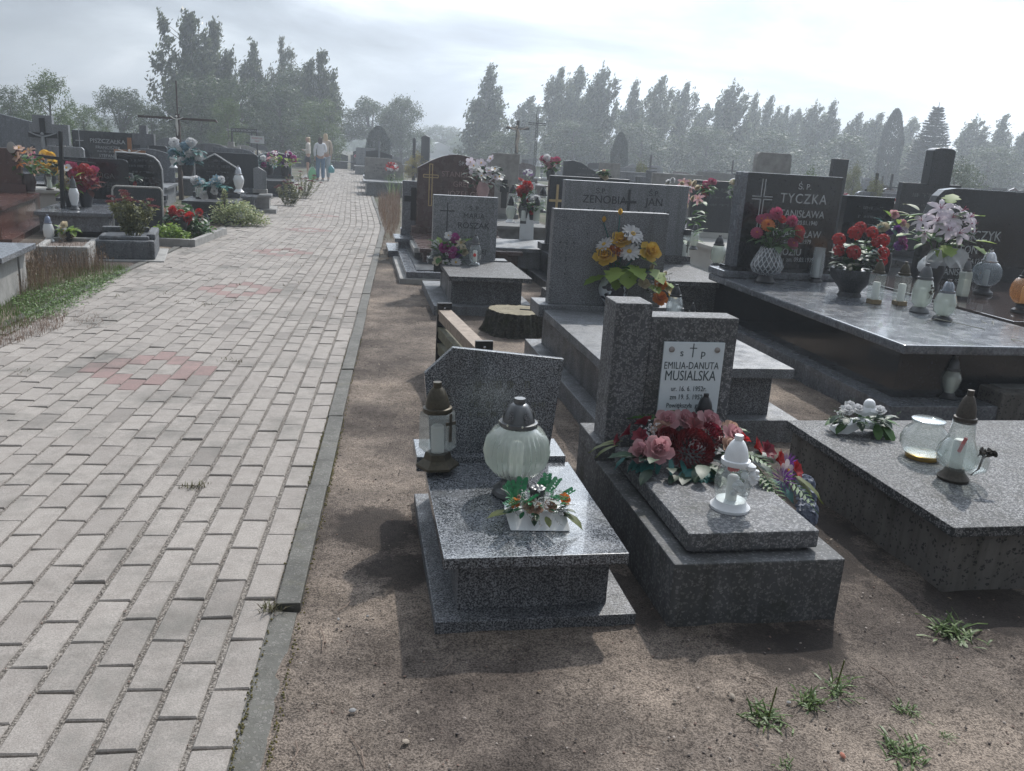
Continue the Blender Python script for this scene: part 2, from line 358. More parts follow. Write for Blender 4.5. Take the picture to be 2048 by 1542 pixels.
# ================================================================ STONE PALETTE
BW=granite('salt_and_pepper_granite',(.018,.022,.03),(.30,.315,.34),(.10,.11,.125),sc=200,rough=.22,coat=.35,thr=.50,w=.09,dirt=.3)
BWs=granite('dull_speckled_granite',(.03,.033,.04),(.26,.27,.29),(.10,.105,.115),sc=175,rough=.5,coat=0,thr=.5,w=.1,dirt=.45,bmp=.2)
TZ=terrazzo('grey_terrazzo',(.095,.099,.107),(.31,.31,.32),(.18,.18,.19),sc=112,cover=.40,moss=(.03,.035,.022))
TZd=terrazzo('dark_terrazzo',(.095,.098,.103),(.25,.25,.255),(.13,.13,.135),sc=105,cover=.58,dirt=.5,moss=(.03,.032,.022))
TZ3=terrazzo('black_white_terrazzo',(.03,.033,.037),(.31,.31,.32),(.20,.20,.21),sc=150,cover=.46,dirt=.35,rough=.7)
TZs=terrazzo('brown_grey_terrazzo_side',(.15,.14,.13),(.07,.065,.06),(.03,.03,.03),sc=85,cover=.78,dirt=.4,bmp=.5,rough=.85)
GG=granite('grey_speckled_granite',(.07,.076,.085),(.24,.25,.27),(.14,.147,.158),sc=150,rough=.55,thr=.49,w=.12,dirt=.3,bmp=.15)
GP=granite('pale_grey_granite',(.12,.13,.14),(.30,.31,.33),(.2,.21,.225),sc=110,rough=.35,thr=.5,w=.12,dirt=.2)
BK=granite('polished_black_granite',(.008,.010,.013),(.03,.033,.04),(.014,.016,.02),sc=60,rough=.12,coat=.3,thr=.6,w=.1,dirt=.1)
BKd=granite('dark_granite',(.012,.015,.018),(.06,.065,.075),(.03,.033,.04),sc=110,rough=.35,thr=.5,w=.12,dirt=.3)
SB=granite('satin_blue_grey_granite',(.075,.085,.1),(.20,.215,.24),(.14,.15,.17),sc=60,rough=.22,thr=.5,w=.2,dirt=.2,coat=.3)
RB=granite('red_brown_granite',(.06,.027,.022),(.14,.068,.054),(.10,.044,.035),sc=120,rough=.2,thr=.5,w=.15,dirt=.15,coat=.3)
BR=granite('brown_granite',(.055,.035,.032),(.13,.085,.08),(.09,.058,.054),sc=150,rough=.25,thr=.5,w=.15,dirt=.15,coat=.2)
CON=plain('rough_concrete',(.26,.255,.245),.9,var=.25,sc=8,bmp=.5)
CONd=plain('dark_concrete',(.13,.132,.13),.9,var=.3,sc=9,bmp=.5)
PAL=plain('pale_polished_slab',(.42,.42,.40),.3,var=.08,sc=5)
OFFW=plain('off_white_panel',(.55,.57,.58),.5,var=.05)
BLK=plain('black_metal',(.015,.016,.018),.4,.2); DGM=plain('dark_grey_plastic',(.045,.047,.052),.35,var=.1)
SIL=plain('silver_metal',(.55,.56,.58),.25,.9,var=.1); BRZ=plain('bronze_metal',(.060,.052,.036),.45,.5,var=.3,sc=30); GLD=plain('gold_letter',(.50,.38,.20),.45,.3)
BRZd=plain('dark_aged_bronze',(.07,.06,.05),.5,.5,var=.3,sc=40)
LET_D=plain('dark_letter',(.03,.033,.038),.6); LET_G=plain('grey_letter',(.42,.44,.45),.5); LET_M=plain('muted_grey_letter',(.14,.15,.16),.5)
WHP=plain('white_plastic',(.72,.74,.76),.45,var=.05); WOOD=plain('weathered_plank',(.26,.21,.17),.8,var=.3,sc=20,bmp=.4); WOODd=plain('mossy_plank',(.13,.125,.085),.85,var=.35,sc=18,bmp=.4)
RUST=plain('brown_painted_timber',(.055,.035,.026),.6,var=.3); ORN=plain('orange_wood',(.30,.13,.05),.6)
WAX=plain('white_wax',(.78,.78,.75),.6,var=.03); IVORY=plain('ivory_plaster',(.62,.61,.57),.6,var=.08)
A0=R(11)
# ================================================================ NEAR GRAVES
def frame(name,label,O,a,cat='grave',group=None): return thing(name,label,cat,(O.x,O.y,0),a,group)
def bx(name,p,m,x0,x1,y0,y1,z0,z1,bev=.004,**k): return put(name,MB().box(x0,x1,y0,y1,z0,z1),m,p,bev,**k)
# -- child's grave, black and white granite
O=at(870,1262); G1=frame('grave',"small low black and white speckled granite grave nearest the path, headstone corner cut off",O,A0)
bx('base',G1,BWs,0,.655,0,1.02,-.05,.03)
bx('grave_box',G1,BWs,.075,.572,.07,1.0,.03,.214,.002)
bx('slab',G1,BW,.018,.607,-.008,.80,.214,.252,.003)
bx('headstone_ledge',G1,BW,-.01,.595,.805,1.02,.214,.276,.003)
hp=MB().prism([(.05,0),(.535,0),(.575,.39),(.125,.43),(.015,.325)],0,.035)
put('headstone',hp,BW,G1,.003,loc=(0,.85,.276),rot=(R(-3),0,0))
strip=MB()
random.seed(3)
def strokes(mb,x0,x1,z,h,y=0.0,dens=.75,slant=.15):
    x=x0
    while x<x1-h*.5:
        w=h*random.uniform(.45,.8)
        if random.random()<dens:
            k=random.randint(0,3); t=h*.13
            if k!=1: mb.box(x,x+t,y-.001,y,z,z+h)
            if k!=2: mb.box(x,x+w*.8,y-.001,y,z+h*(.45 if k==0 else .88),z+h*(.45 if k==0 else .88)+t)
            if k>=2: mb.box(x+w*.7,x+w*.7+t,y-.001,y,z,z+h)
        x+=w*1.15
    return mb
faint=granite('worn_lettering',(.07,.075,.06),(.16,.165,.14),sc=150,rough=.5)
s_=MB(); strokes(s_,.22,.45,.27,.028); strokes(s_,.15,.52,.19,.022); strokes(s_,.2,.48,.15,.022)
put('worn_inscription',s_,faint,G1,loc=(0,.8485,.276),rot=(R(-3),0,0))
# -- terrazzo grave with white plaque
O=at(1345,1238); G2=frame('grave',"weathered grey terrazzo grave with raised slab and white plaque on its stepped headstone",O,A0)
bx('grave_block',G2,TZd,-.028,.572,-.03,1.2,-.1,.215,.006)
bx('slab',G2,TZ,.035,.50,.03,.86,.228,.292,.007)
bx('slab_bed',G2,TZd,.06,.475,.05,.84,.2,.232,0)
bx('headstone_beam',G2,TZd,-.035,.585,.90,1.18,.213,.293,.006)
hs=MB().box(.165,.552,.93,1.06,.293,.835); h_=put('headstone',hs,TZ,G2,.006)
put('headstone_pillar',MB().box(.0,.155,.90,1.07,.293,.893),TZ,G2,.006)
PL=plain('white_enamel_plaque',(.62,.69,.73),.18,var=.03,coat=.5)
pq=put('plaque',MB().box(.227,.497,.918,.9295,.404,.732),PL,G2,.002)
LB=plain('plaque_letter',(.055,.08,.09),.5)
for xx in (.262,.464):
    put('rosette',MB().lathe([(.013,0),(.012,.004),(.006,.007)],14,M=Matrix.Translation((xx,.918,.70))@Matrix.Rotation(PI/2,4,'X')),plain('dull_brass_stud',(.30,.28,.27),.4,.6),pq)
cx_=.357
put('cross',MB().box(cx_-.002,cx_+.002,.9165,.918,.668,.727).box(cx_-.016,cx_+.016,.9165,.918,.705,.709),LB,pq)
txt('lettering',[('s      p',1)],LB,pq,.357,.672,.9172,.045)
txt('lettering',[('EMILIA-DANUTA',1)],LB,pq,.357,.617,.9172,.044,sx=.72,space=1.05)
txt('lettering',[('MUSIALSKA',1)],LB,pq,.357,.567,.9172,.062,sx=.72)
txt('lettering',[('ur. 16. 6. 1952r.',1),('zm 19. 5. 1952r.',1),('Powiększyła  grono',.95)],LB,pq,.357,.520,.9172,.031,sx=.80,sp=1.18)
# -- right hand grave with clear lanterns
O=at(1885,1175); G3=frame('grave',"wide grave at right edge with black and white terrazzo slab over a brownish box",O,A0)
bx('grave_box',G3,TZs,-.005,1.5,-.005,1.18,-.1,.222,.006)
bx('slab',G3,TZ3,-.045,1.6,-.045,1.18,.224,.262,.004)
# -- large grey granite grave behind
O=at(1062,735); G4=frame('grave',"large grey granite grave behind the plaque grave, broad plain headstone behind yellow roses",O,A0)
bx('base',G4,GG,.03,1.20,-1.55,.42,-.1,.115,.005)
bx('grave_box',G4,BWs,.13,1.06,-1.45,.3,.115,.35,.003)
bx('slab',G4,GG,.075,1.135,-1.54,.10,.35,.405,.004)
bx('headstone_foot',G4,GG,.04,1.12,.06,.36,.352,.44,.005)
bx('headstone',G4,GG,.115,.945,.10,.20,.44,1.10,.004)
s_=MB(); random.seed(5); strokes(s_,.33,.75,.92,.05); strokes(s_,.3,.78,.80,.04); s_.box(.215,.225,.0975,.0985,.62,.98); s_.box(.16,.28,.0975,.0985,.87,.88)
put('worn_inscription',s_,granite('faint_letter',(.035,.04,.045),(.2,.21,.22),sc=95,rough=.5),G4,loc=(0,.001,0))
# -- polished dark double grave
O=at(1470,860); G5=frame('grave',"large dark grave, blue grey top slab crowded with lanterns, tall polished black headstone",O,A0)
bx('base',G5,SB,1.0,2.75,.05,3.3,-.1,.13,.006)
bx('grave_box',G5,BK,1.13,2.6,.235,3.1,.13,.445,.002)
put('slab',MB().box(1.02,2.38,.06,2.95,.445,.502),SB,G5,.012)
bx('headstone_step',G5,SB,1.03,2.4,2.66,3.0,.504,.565,.012)
bx('headstone_foot',G5,BK,1.1,2.09,2.68,2.92,.56,.60,.004)
hs5=bx('headstone',G5,BK,1.14,2.07,2.72,2.84,.60,1.41,.004)
put('side_pilaster',MB().box(1.12,1.165,2.70,2.86,.60,1.408),SB,G5,.004)
lt5=plain('light_engraving',(.42,.44,.45),.5)
txt('lettering',[('Ś. P.',1)],lt5,hs5,1.715,1.29,2.7185,.068)
txt('lettering',[('TYCZKA',1)],lt5,hs5,1.72,1.17,2.7185,.118,space=1.12,sx=.90)
txt('lettering',[('STANISŁAWA',1)],lt5,hs5,1.71,1.05,2.7185,.088,sx=.86)
txt('lettering',[('zmarła  20.01.1940',1)],lt5,hs5,1.72,.985,2.7185,.055,sx=.78)
txt('lettering',[('WŁADYSŁAW',1)],lt5,hs5,1.70,.875,2.7185,.088,sx=.86)
txt('lettering',[('zm. 27.12.1979',1)],lt5,hs5,1.72,.82,2.7185,.055,sx=.78)
txt('lettering',[('JÓZIU',1)],lt5,hs5,1.67,.715,2.7185,.088,sx=.86)
txt('lettering',[('2,5 roczku  zm. 09.03.1939',1)],lt5,hs5,1.665,.66,2.7185,.055,sx=.78)
cxx,cz=1.33,1.20; cm=MB()
for sx_ in (-1,1):
    cm.box(cxx+sx_*.014-.004,cxx+sx_*.014+.004,2.7185,2.72,cz+.01,cz+.16); cm.box(cxx+sx_*.014-.004,cxx+sx_*.014+.004,2.7185,2.72,cz-.26,cz-.01)
    cm.box(cxx-.095,cxx-.01,2.7185,2.72,cz+sx_*.012-.004,cz+sx_*.012+.004); cm.box(cxx+.01,cxx+.095,2.7185,2.72,cz+sx_*.012-.004,cz+sx_*.012+.004)
put('engraved_cross',cm,lt5,hs5)
# -- neighbour to its right
O5=O
def l2w(O,a,x,y): return Vector((O.x+x*math.cos(a)-y*math.sin(a),O.y+x*math.sin(a)+y*math.cos(a),0))
q=l2w(O5,A0,2.86,.9); G5b=frame('grave',"dark grave at right edge, black headstone with rounded shoulder and grey lettering",q,A0)
bx('grave_box',G5b,BK,.0,2.4,0,2.2,-.1,.44,.002)
bx('slab',G5b,plain('brown_black_slab',(.06,.045,.042),.12,coat=.4),-.44,2.5,-.05,2.2,.462,.512,.006)
arc=[(2.0,0),(2.0,.62)]+[(1.1+.9*math.cos(t*PI/16),.62+.24*math.sin(t*PI/16)) for t in range(1,8)]+[(.24,.86),(.12,.84),(.06,.78),(.0,.6),(-.02,0)]
hs6=put('headstone',MB().prism(arc,0,.1),BK,G5b,.004,loc=(.28,2.05,.512))
txt('lettering',[('Ś.P.',1)],LET_M,hs6,.43,.52,-.0015,.07); 
txt('lettering',[('TOMCZYK',1)],LET_G,hs6,.53,.39,-.0015,.13,sx=.9)
txt('lettering',[('LEON',1)],LET_G,hs6,.47,.26,-.0015,.11,sx=.85)
txt('lettering',[('05.07.1921  + 24.12.2003',1)],LET_G,hs6,.47,.17,-.0015,.065,sx=.85)
txt('lettering',[('STANISŁAWA',1)],LET_G,hs6,.42,.05,-.0015,.09,sx=.85)
txt('lettering',[('+ 02.05.2004',1)],LET_G,hs6,.5,-.03,-.0015,.065,sx=.85)
# -- speckled grave by the rail
O=at(855,600); G6=frame('grave',"grey speckled grave beyond the tree stump, square grey headstone with worn dark letters",O,A0)
bx('base',G6,GG,.0,.94,-.72,.78,-.1,.075,.005)
bx('grave_box',G6,BWs,.165,.83,-.58,.45,.075,.30,.003)
bx('slab',G6,TZ3,.13,.90,-.70,.44,.30,.345,.004)
bx('headstone_foot',G6,GG,.03,.86,.42,.62,.30,.36,.004)
hs7=bx('headstone',G6,GP,.07,.735,.46,.56,.36,1.0,.004)
txt('lettering',[('Ś. P.',.8),('MARIA',1),('ROSZAK',1.15),('* 1937 r.',.7),('+ 1981 r.',.7),('POKÓJ JEJ',.9)],LET_D,hs7,.49,.86,.4585,.075,sp=1.35)
put('engraved_cross',MB().box(.21,.22,.4585,.46,.62,.93).box(.14,.29,.4585,.46,.84,.85),LET_D,hs7)
# -- tree stump
def stump():
    c0=at(1034,662); t=thing('tree_stump','broad low mossy tree stump with rough dark bark behind the child grave','tree stump',(c0.x,c0.y,0),.3)
    n=64; rows=[]; random.seed(11)
    pr=[(1.22,-.03),(1.10,.03),(1.03,.09),(1.0,.15),(.985,.185)]
    v=[];f=[]
    for k,(s_,z) in enumerate(pr):
        for i in range(n):
            a=2*PI*i/n; r=.262*s_*(1+.07*math.sin(3*a+1)+.06*(1-k/5)*math.sin(7*a))*(1+.05*noise.noise(Vector((math.cos(a)*7,math.sin(a)*7,z*9)))+ (.035 if i%2 else -.035))
            v.append((r*math.cos(a),r*math.sin(a)*.9,z+.008*noise.noise(Vector((a*3,z*5,2)))))
    for k in range(len(pr)-1):
        for i in range(n): j=(i+1)%n; f.append((k*n+i,k*n+j,(k+1)*n+j,(k+1)*n+i))
    mb=MB().add(v,f,0,False)
    M,nn,o=newmat('stump_bark'); b=pbsdf(nn,o,.95); vv=objco(nn); g=noi(nn,vv,45,5,.7,1)
    c=ramp(nn,g,[(.35,(.012,.012,.01)),(.5,(.04,.038,.03)),(.68,(.11,.105,.085))]); c=mixc(nn,ramp(nn,noi(nn,vv,9,4),[(.5,0.0),(.7,.5)]),c,(.035,.045,.015)); L(nn,c,b.inputs['Base Color']); bump(nn,b,g,1,.03)
    put('bark',mb,M,t)
    top=MB(); vt=[(0,0,.178)];
    for rr in (.35,.7,.99):
        for i in range(n):
            x,y,z=v[-n+i]; vt.append((x*rr,y*rr,.183+.004*noise.noise(Vector((x*20,y*20,rr)))))
    ft=[(0,1+i,1+(i+1)%n) for i in range(n)]
    for k in range(2):
        for i in range(n): j=(i+1)%n; ft.append((1+k*n+i,1+(k+1)*n+i,1+(k+1)*n+j,1+k*n+j))
    top.add(vt,ft,0,True)
    M,nn,o=newmat('cut_wood_rings'); b=pbsdf(nn,o,.9); vv=objco(nn)
    w=N(nn,'ShaderNodeTexWave',wave_type='RINGS',rings_direction='Z'); L(nn,vv,w.inputs[0]); w.inputs['Scale'].default_value=14; w.inputs['Distortion'].default_value=2.5; w.inputs['Detail'].default_value=3
    c=mixc(nn,.35,ramp(nn,noi(nn,vv,14,5,.7),[(.35,(.10,.085,.05)),(.65,(.26,.23,.16))]),ramp(nn,w.outputs['Fac'],[(0,(.10,.08,.05)),(1,(.25,.22,.15))])); L(nn,c,b.inputs['Base Color']); put('cut_face',top,M,t)
    cr=MB(); cr.tube([(.02,.02,.185),(.1,-.03,.186),(.2,-.02,.187)],[.004,.007,.004],5); put('crack',cr,LET_D,t)
stump()
# -- low plank rail
def rail():
    a=at(889,613,.42); b_=at(968,690,.42); d=(b_-a); Ln=d.xy.length; ang=math.atan2(d.y,d.x)
    t=thing('plank_rail','low rail of three weathered planks between two dark metal posts beside the child grave','fence',(a.x,a.y,0),ang)
    for k,(z0,z1,m_) in enumerate(((.355,.40,WOOD),(.235,.28,WOODd),(.125,.17,WOODd))):
        put('plank',MB().box(.01,Ln-.01,-.045,.045,z1-.03,z1).box(.01,Ln-.01,-.04,-.018,z0-.03,z1-.031),m_,t,.003)
    for x in (0,Ln):
        p=MB().box(x-.012,x+.012,-.05,.05,-.05,.445)
        put('post',p,BLK,t,.004)
        put('bolt',MB().lathe([(.008,0),(.007,.006),(.003,.008)],10,M=Matrix.Translation((x+.012,0,.41))@Matrix.Rotation(PI/2,4,'Y')),SIL,t)
rail()
# ================================================================ OTHER GRAVES
SH={
'rect':[(-.5,0),(.5,0),(.5,1),(-.5,1)],
'slant':[(-.5,0),(.5,0),(.5,.80),(-.1,1),(-.5,.93)],
'arch':[(-.5,0),(.5,0),(.5,.80)]+[(.5-i/12.0,.80+.20*math.sin(PI*i/12)) for i in range(1,12)]+[(-.5,.80)],
'round':[(-.5,0),(.5,0),(.5,.7)]+[(.5*math.cos(PI*i/12),.7+.3*math.sin(PI*i/12)) for i in range(1,12)]+[(-.5,.7)],
'shoulder':[(-.5,0),(.5,0),(.5,.62),(.44,.80),(.33,.92),(.15,.98),(-.5,1)],
'gable':[(-.5,0),(.5,0),(.5,.66),(-.02,1),(-.5,.72)],
'soft':[(-.5,0),(.5,0),(.5,.93),(.47,.98),(.43,1),(-.43,1),(-.47,.98),(-.5,.93)],
'wave':[(-.5,0),(.5,0),(.5,.72),(.3,.74),(.1,.84),(-.1,.96),(-.3,1),(-.5,.97)],
'crossed':[(-.5,0),(.5,0),(.5,.42),(.22,.42),(.22,.62),(.46,.62),(.46,.84),(.22,.84),(.22,1),(-.02,1),(-.02,.84),(-.26,.84),(-.26,.62),(-.02,.62),(-.02,.5),(-.5,.5)],
'pillar':[(-.5,0),(.5,0),(.5,.93),(.4,.98),(.25,1),(-.25,1),(-.4,.98),(-.5,.93)],
}
def hgrave(label,x0,x1,yt,Y,shape='rect',m=None,a=A0,slab=(None,1.9,.40),sm=None,base=True,ins=None,th=.09,h=None,cross=None,name='grave',group=None,lean=0,step=.08,border=None,skew=0):
    """a grave whose headstone stands where photo columns x0..x1 meet distance Y"""
    p=atY((x0+x1)/2,yt,Y); q0=atY(x0,yt,Y); q1=atY(x1,yt,Y); w=(q1-q0).length/max(.6,math.cos(a)); top=h or max(.4,p.z)
    t=thing(name,label,'grave',(p.x,p.y,0),a,group); sm=sm or m
    sw,Ln,sz=slab; sw=sw or w*1.12
    if Ln:
        if base: put('base',MB().box(-sw/2-.09+skew,sw/2+.09+skew,-Ln-.08,.28,-.1,.08),sm,t,.004)
        put('grave_box',MB().box(-sw/2+.05+skew,sw/2-.05+skew,-Ln+.06,.2,.08,sz-.05),sm,t,.003)
        put('slab',MB().box(-sw/2+skew,sw/2+skew,-Ln,.02,sz-.05,sz),sm,t,.004)
    z0=sz if Ln else -.02
    if step and Ln: put('headstone_foot',MB().box(-w*.56,w*.56,-.05,.2,sz+.001,sz+step),sm,t,.004); z0=sz+step
    poly=[(px*w,pz*(top-z0)) for px,pz in SH[shape]]
    hs=put('headstone',MB().prism(poly,0,th),m,t,.006,loc=(0,0,z0),rot=(R(-lean),0,0))
    if border:
        poly2=[(px*w*1.0,pz*(top-z0)) for px,pz in SH[shape]]; b=MB()
        for i in range(1,len(poly2)-0):
            (ax,az),(bx_,bz)=poly2[i],poly2[(i+1)%len(poly2)]
            if az==0 and bz==0: continue
            b.tube([(ax,-.005,az),(bx_,-.005,bz)],.014,5)
        put('edge_trim',b,border,hs)
    if ins:
        if isinstance(ins,list):
            for (tx,cx,cz,sz_,mt) in ins: txt('lettering',[(l,1) for l in tx.split('|')],mt,hs,cx*w,cz*(top-z0),-.003,sz_,ext=.001)
        else:
            s_=MB(); rows=random.randint(3,5); hh=(top-z0)
            for k in range(rows): strokes(s_,-w*.30*random.uniform(.7,1),w*.36*random.uniform(.8,1),hh*(.80-.14*k),hh*.05*random.uniform(.7,1.2),-.002)
            put('inscription',s_,ins,hs)
    if cross:
        cx,cz,ch,cw,ct,cm_=cross; cx*=w; cz*=(top-z0)
        put('cross',MB().box(cx-ct,cx+ct,-.014,0.001,cz,cz+ch).box(cx-cw/2,cx+cw/2,-.0145,0.001,cz+ch*.66-ct,cz+ch*.66+ct),cm_,hs,.002)
    global HS_
    HS_=hs
    return t,w,top,z0,p
# right of the path, front to back
t,w,tp,z0,p=hgrave('brown arched gravestone with a gold outlined cross on its left, behind the square grey headstone',838,992,309,12.0,'arch',BR,slab=(1.25,1.9,.3),th=.1,base=False,
  ins=[('ŚP.',.06,.86,.07,LET_G),('STANISŁAWA|GRELA|JÓZEF GR',.10,.70,.105,plain('rosy_letter',(.30,.22,.21),.5))])
gc=MB(); X=-.33*w; 
for s_ in (-1,1):
    gc.box(X+s_*.02-.006,X+s_*.02+.006,-.006,0,.30,.86); gc.box(X-.10,X+.10,-.006,0,.70+s_*.018-.005,.70+s_*.018+.005)
gc.box(X-.026,X+.026,-.006,0,.855,.866); gc.box(X-.026,X+.026,-.006,0,.295,.306); gc.box(X-.106,X-.098,-.006,0,.68,.72); gc.box(X+.098,X+.106,-.006,0,.68,.72)
put('gold_cross',gc,GLD,HS_)
hgrave('narrow grey stone with dark inset cross tight against the brown arched gravestone',806,842,362,12.2,'rect',SB,slab=(.5,.6,.24),th=.12,cross=(.12,.18,.46,.27,.04,BLK))
# polished low grave left of the square grey headstone
q=at(812,565); t=thing('grave','low flat grave of polished grey slabs between the path and the purple bouquet','grave',(q.x,q.y,0),A0)
bx('base',t,CON,-.07,.62,-.04,1.9,-.1,.05,.01); bx('polished_frame',t,SB,0,.7,0,2.2,.05,.12); bx('slab',t,BKd,.12,.42,.12,2.2,.122,.13,.001); bx('inner_step',t,GP,.46,.75,.06,2.2,.122,.19)
bx('raised_slab',t,PAL,.16,.62,1.2,2.1,.19,.25); bx('raised_slab_bed',t,CONd,.17,.61,1.22,2.1,.13,.19)
t,w,tp,z0,p=hgrave('wide grey granite double headstone, two carved names either side of a thin dark cross',1130,1384,366,8.9,'rect',GP,slab=(1.38,1.35,.42),sm=TZ3,th=.12,
  ins=[('Ś.P.',-.215,.835,.075,LET_D),('ZENOBIA',-.18,.70,.112,LET_D),('M  A  K',-.18,.52,.112,LET_D),('Ś.P.',.215,.835,.075,LET_D),('JAN',.225,.70,.112,LET_D),('M  A  K',.225,.52,.112,LET_D)],cross=(.015,.40,.37,.16,.012,LET_D))
MAKT=t
hgrave('dark headstone with a slender gold cross, edge showing left of the wide double grey headstone',1100,1262,355,10.3,'rect',BKd,slab=(1.1,1.6,.35),ins=LET_M,cross=(-.40,.18,.55,.19,.014,GLD))
hgrave('dark blue headstone, faint pale lettering, right of the wide grey double headstone',1386,1490,362,12.5,'rect',BKd,slab=(1.1,1.7,.42),sm=PAL,ins=LET_M)
# pale middle grave carrying vases beyond
hgrave('low pale slab grave with curved dark stone behind the wide grey double headstone',1440,1488,372,17,'shoulder',BKd,slab=(1.2,1.8,.4),sm=PAL)
hgrave('grey monument with two dark niches and a crucified figure beside the brown arched gravestone',985,1040,307,15.5,'rect',CON,slab=(1.1,1.6,.3),sm=CONd,cross=(0,.1,.5,.16,.05,BLK))
t,w,tp,z0,p=hgrave('long speckled grave with a leaning white name board and clear lanterns, right of the orchids',1046,1074,364,11.5,'rect',OFFW,slab=(1.25,1.1,.33),sm=GG,base=False,th=.03,ins=LET_D,step=0,lean=8)
hgrave('grey rectangular headstone with a slanted bright top edge beyond the gold cross stone',1128,1215,322,19,'wave',BKd,slab=(1.2,1.8,.4),ins=LET_M)
hgrave('pale framed monument with an open niche, in the field beyond the double grey headstone',1200,1242,326,20.5,'rect',CON,slab=(1.1,1.8,.4),cross=(0,.1,.5,.2,.05,BLK))
hgrave('raised grey frame stone enclosing a dark panel, behind the tall black headstone',1514,1588,306,13.5,'soft',CON,slab=(1.1,1.8,.4),sm=CON,th=.12,cross=None,h=None)
q=[o for o in C.objects if o.get('label','').startswith('raised grey frame')][0]
put('dark_panel',MB().box(-.21,.21,-.012,-.001,.25,.88),BKd,HS_)
hgrave('dark upright pillar stone right of the clipped hedge behind the tall black headstone',1668,1700,318,13.0,'rect',BKd,slab=(.9,1.7,.4))
hgrave('low dark headstone in the gap between the tall black headstone and the rounded pillar stone',1690,1796,393,9.5,'rect',BK,slab=(1.2,1.2,.45),ins=LET_M)
t,w,tp,z0,p=hgrave('broad dark stone carrying a rounded pillar, behind the lily bouquet',1800,1930,368,11.0,'rect',BKd,slab=(1.2,1.6,.45),ins=LET_M)
put('rounded_pillar',MB().prism([(x*.31,z*.46) for x,z in SH['pillar']],-.02,.14),BKd,t,.01,loc=(.08,0,tp-.02))
hgrave('low grey stone with a bright arched rim just right of the dark blue headstone',1452,1492,357,14,'arch',SB,slab=(1.0,1.5,.4))
# block with spiky ornamental grass at the right edge
q=at(1985,850); t=thing('planter_box','rough terrazzo planter box at the right edge holding long pale ornamental grass','planter',(q.x,q.y,0),A0)
bx('box',t,TZs,-.02,.8,-.05,1.0,-.1,.22,.012); bx('soil',t,CONd,.05,.7,.05,.9,.2,.225)
gb=MB(); random.seed(21)
for i in range(34):
    a=random.uniform(0,2*PI); l=random.uniform(.3,.65); c0=(.3+random.uniform(-.06,.06),.35+random.uniform(-.06,.06),.22)
    gb.tube([c0,(c0[0]+math.cos(a)*l*.3,c0[1]+math.sin(a)*l*.3,.22+l*.45),(c0[0]+math.cos(a)*l*.75,c0[1]+math.sin(a)*l*.75,.22+l*.5),(c0[0]+math.cos(a)*l,c0[1]+math.sin(a)*l,.22+l*.35)],[.003,.003,.002,.001],4)
put('grass_blades',gb,leafm('straw_blade',(.50,.50,.42),(.3,.3,.24)),t)
# left of the path
AL=R(-3)
q=at(70,487,.42); t=thing('grave','pale grey flat topped grave cut off by the left edge, above the weedy grass strip','grave',(q.x,q.y,0),R(16))
bx('slab',t,SB,-1.6,0,-1.0,1.0-.97,.37,.42,.006); bx('grave_box',t,CON,-1.6,-.09,-.94,.0,-.05,.37); bx('dark_gap',t,BLK,-.12,-.088,-.25,-.2,0,.368,.001)
# planter with lantern and white flowers
q=Vector((-5.08,8.76,0)); t=thing('planter_box','low rough concrete frame of soil holding a milky lantern, behind tall dry grass','planter',(q.x,q.y,0),R(20)); PLQ=t
bx('front_board',t,CON,0,.52,0,.07,-.05,.23,.02); bx('back_board',t,CON,0,.52,.83,.9,-.05,.23,.02); bx('side_board',t,CON,0,.07,.07,.83,-.05,.225,.02); bx('side_board',t,CON,.45,.52,.07,.83,-.05,.225,.02); bx('soil',t,plain('dry_soil',(.14,.11,.095),.95,var=.4,sc=40,bmp=.8),.07,.45,.07,.83,.0,.19)
# concrete planter with sedum
q=Vector((-4.84,9.55,0)); t=thing('planter_box','thick pitted grey concrete planter with flowering red sedum beside the path','planter',(q.x,q.y,0),R(20)); SEDP=q
pit=terrazzo('pitted_concrete',(.12,.13,.145),(.20,.21,.225),(.05,.055,.06),sc=60,cover=.5,dirt=.35,bmp=.9)
bx('block',t,pit,0,.64,0,.95,0,.23,.03); bx('rim',t,pit,.05,.58,.05,.12,.225,.275,.02); bx('rim_side',t,pit,.55,.645,.14,.96,.225,.295,.02); bx('rim_back',t,pit,.0,.54,.86,.955,.225,.30,.02); bx('soil',t,BKd,.07,.54,.12,.86,.2,.24)
bx('footing',t,CON,-.12,.74,-.10,1.1,-.06,.015,.01)
hgrave('black plaque stone with pale chipped edge and two studs, standing behind the red sedum',228,318,374,11.7,'soft',BKd,a=R(14),slab=(.6,.0,0),th=.06,border=plain('chipped_edge',(.34,.34,.33),.8,var=.4,sc=60),lean=4)
t,w,tp,z0,p=hgrave('black headstone with worn grey lettering behind a table like grey slab',125,246,316,13.3,'soft',BK,a=R(18),slab=(.95,1.95,.34),sm=SB,base=False,th=.09,ins=[('JADWIGA|WENDEL',.05,.52,.11,plain('dim_letter',(.10,.10,.10),.5))],step=.05)
hgrave('black headstone with pale rounded edge, behind the studded black plaque stone',236,318,306,14.3,'shoulder',BK,a=R(14),slab=(.8,.8,.35),sm=BKd,ins=LET_M,border=plain('pale_edge',(.42,.43,.44),.5))
t,w,tp,z0,p=hgrave('red brown polished grave with an oval portrait on its headstone at the far left edge',-75,27,294,12.6,'rect',RB,a=R(20),slab=(1.25,2.6,.47),th=.14,ins=None,step=.12)
ov=put('portrait',MB().lathe([(.05,0),(.055,.006),(.045,.012)],20),plain('portrait_enamel',(.35,.34,.32),.3),HS_,loc=(.30,-.002,.52),rot=(PI/2,0,0),scale=(1.1,1.5,1))
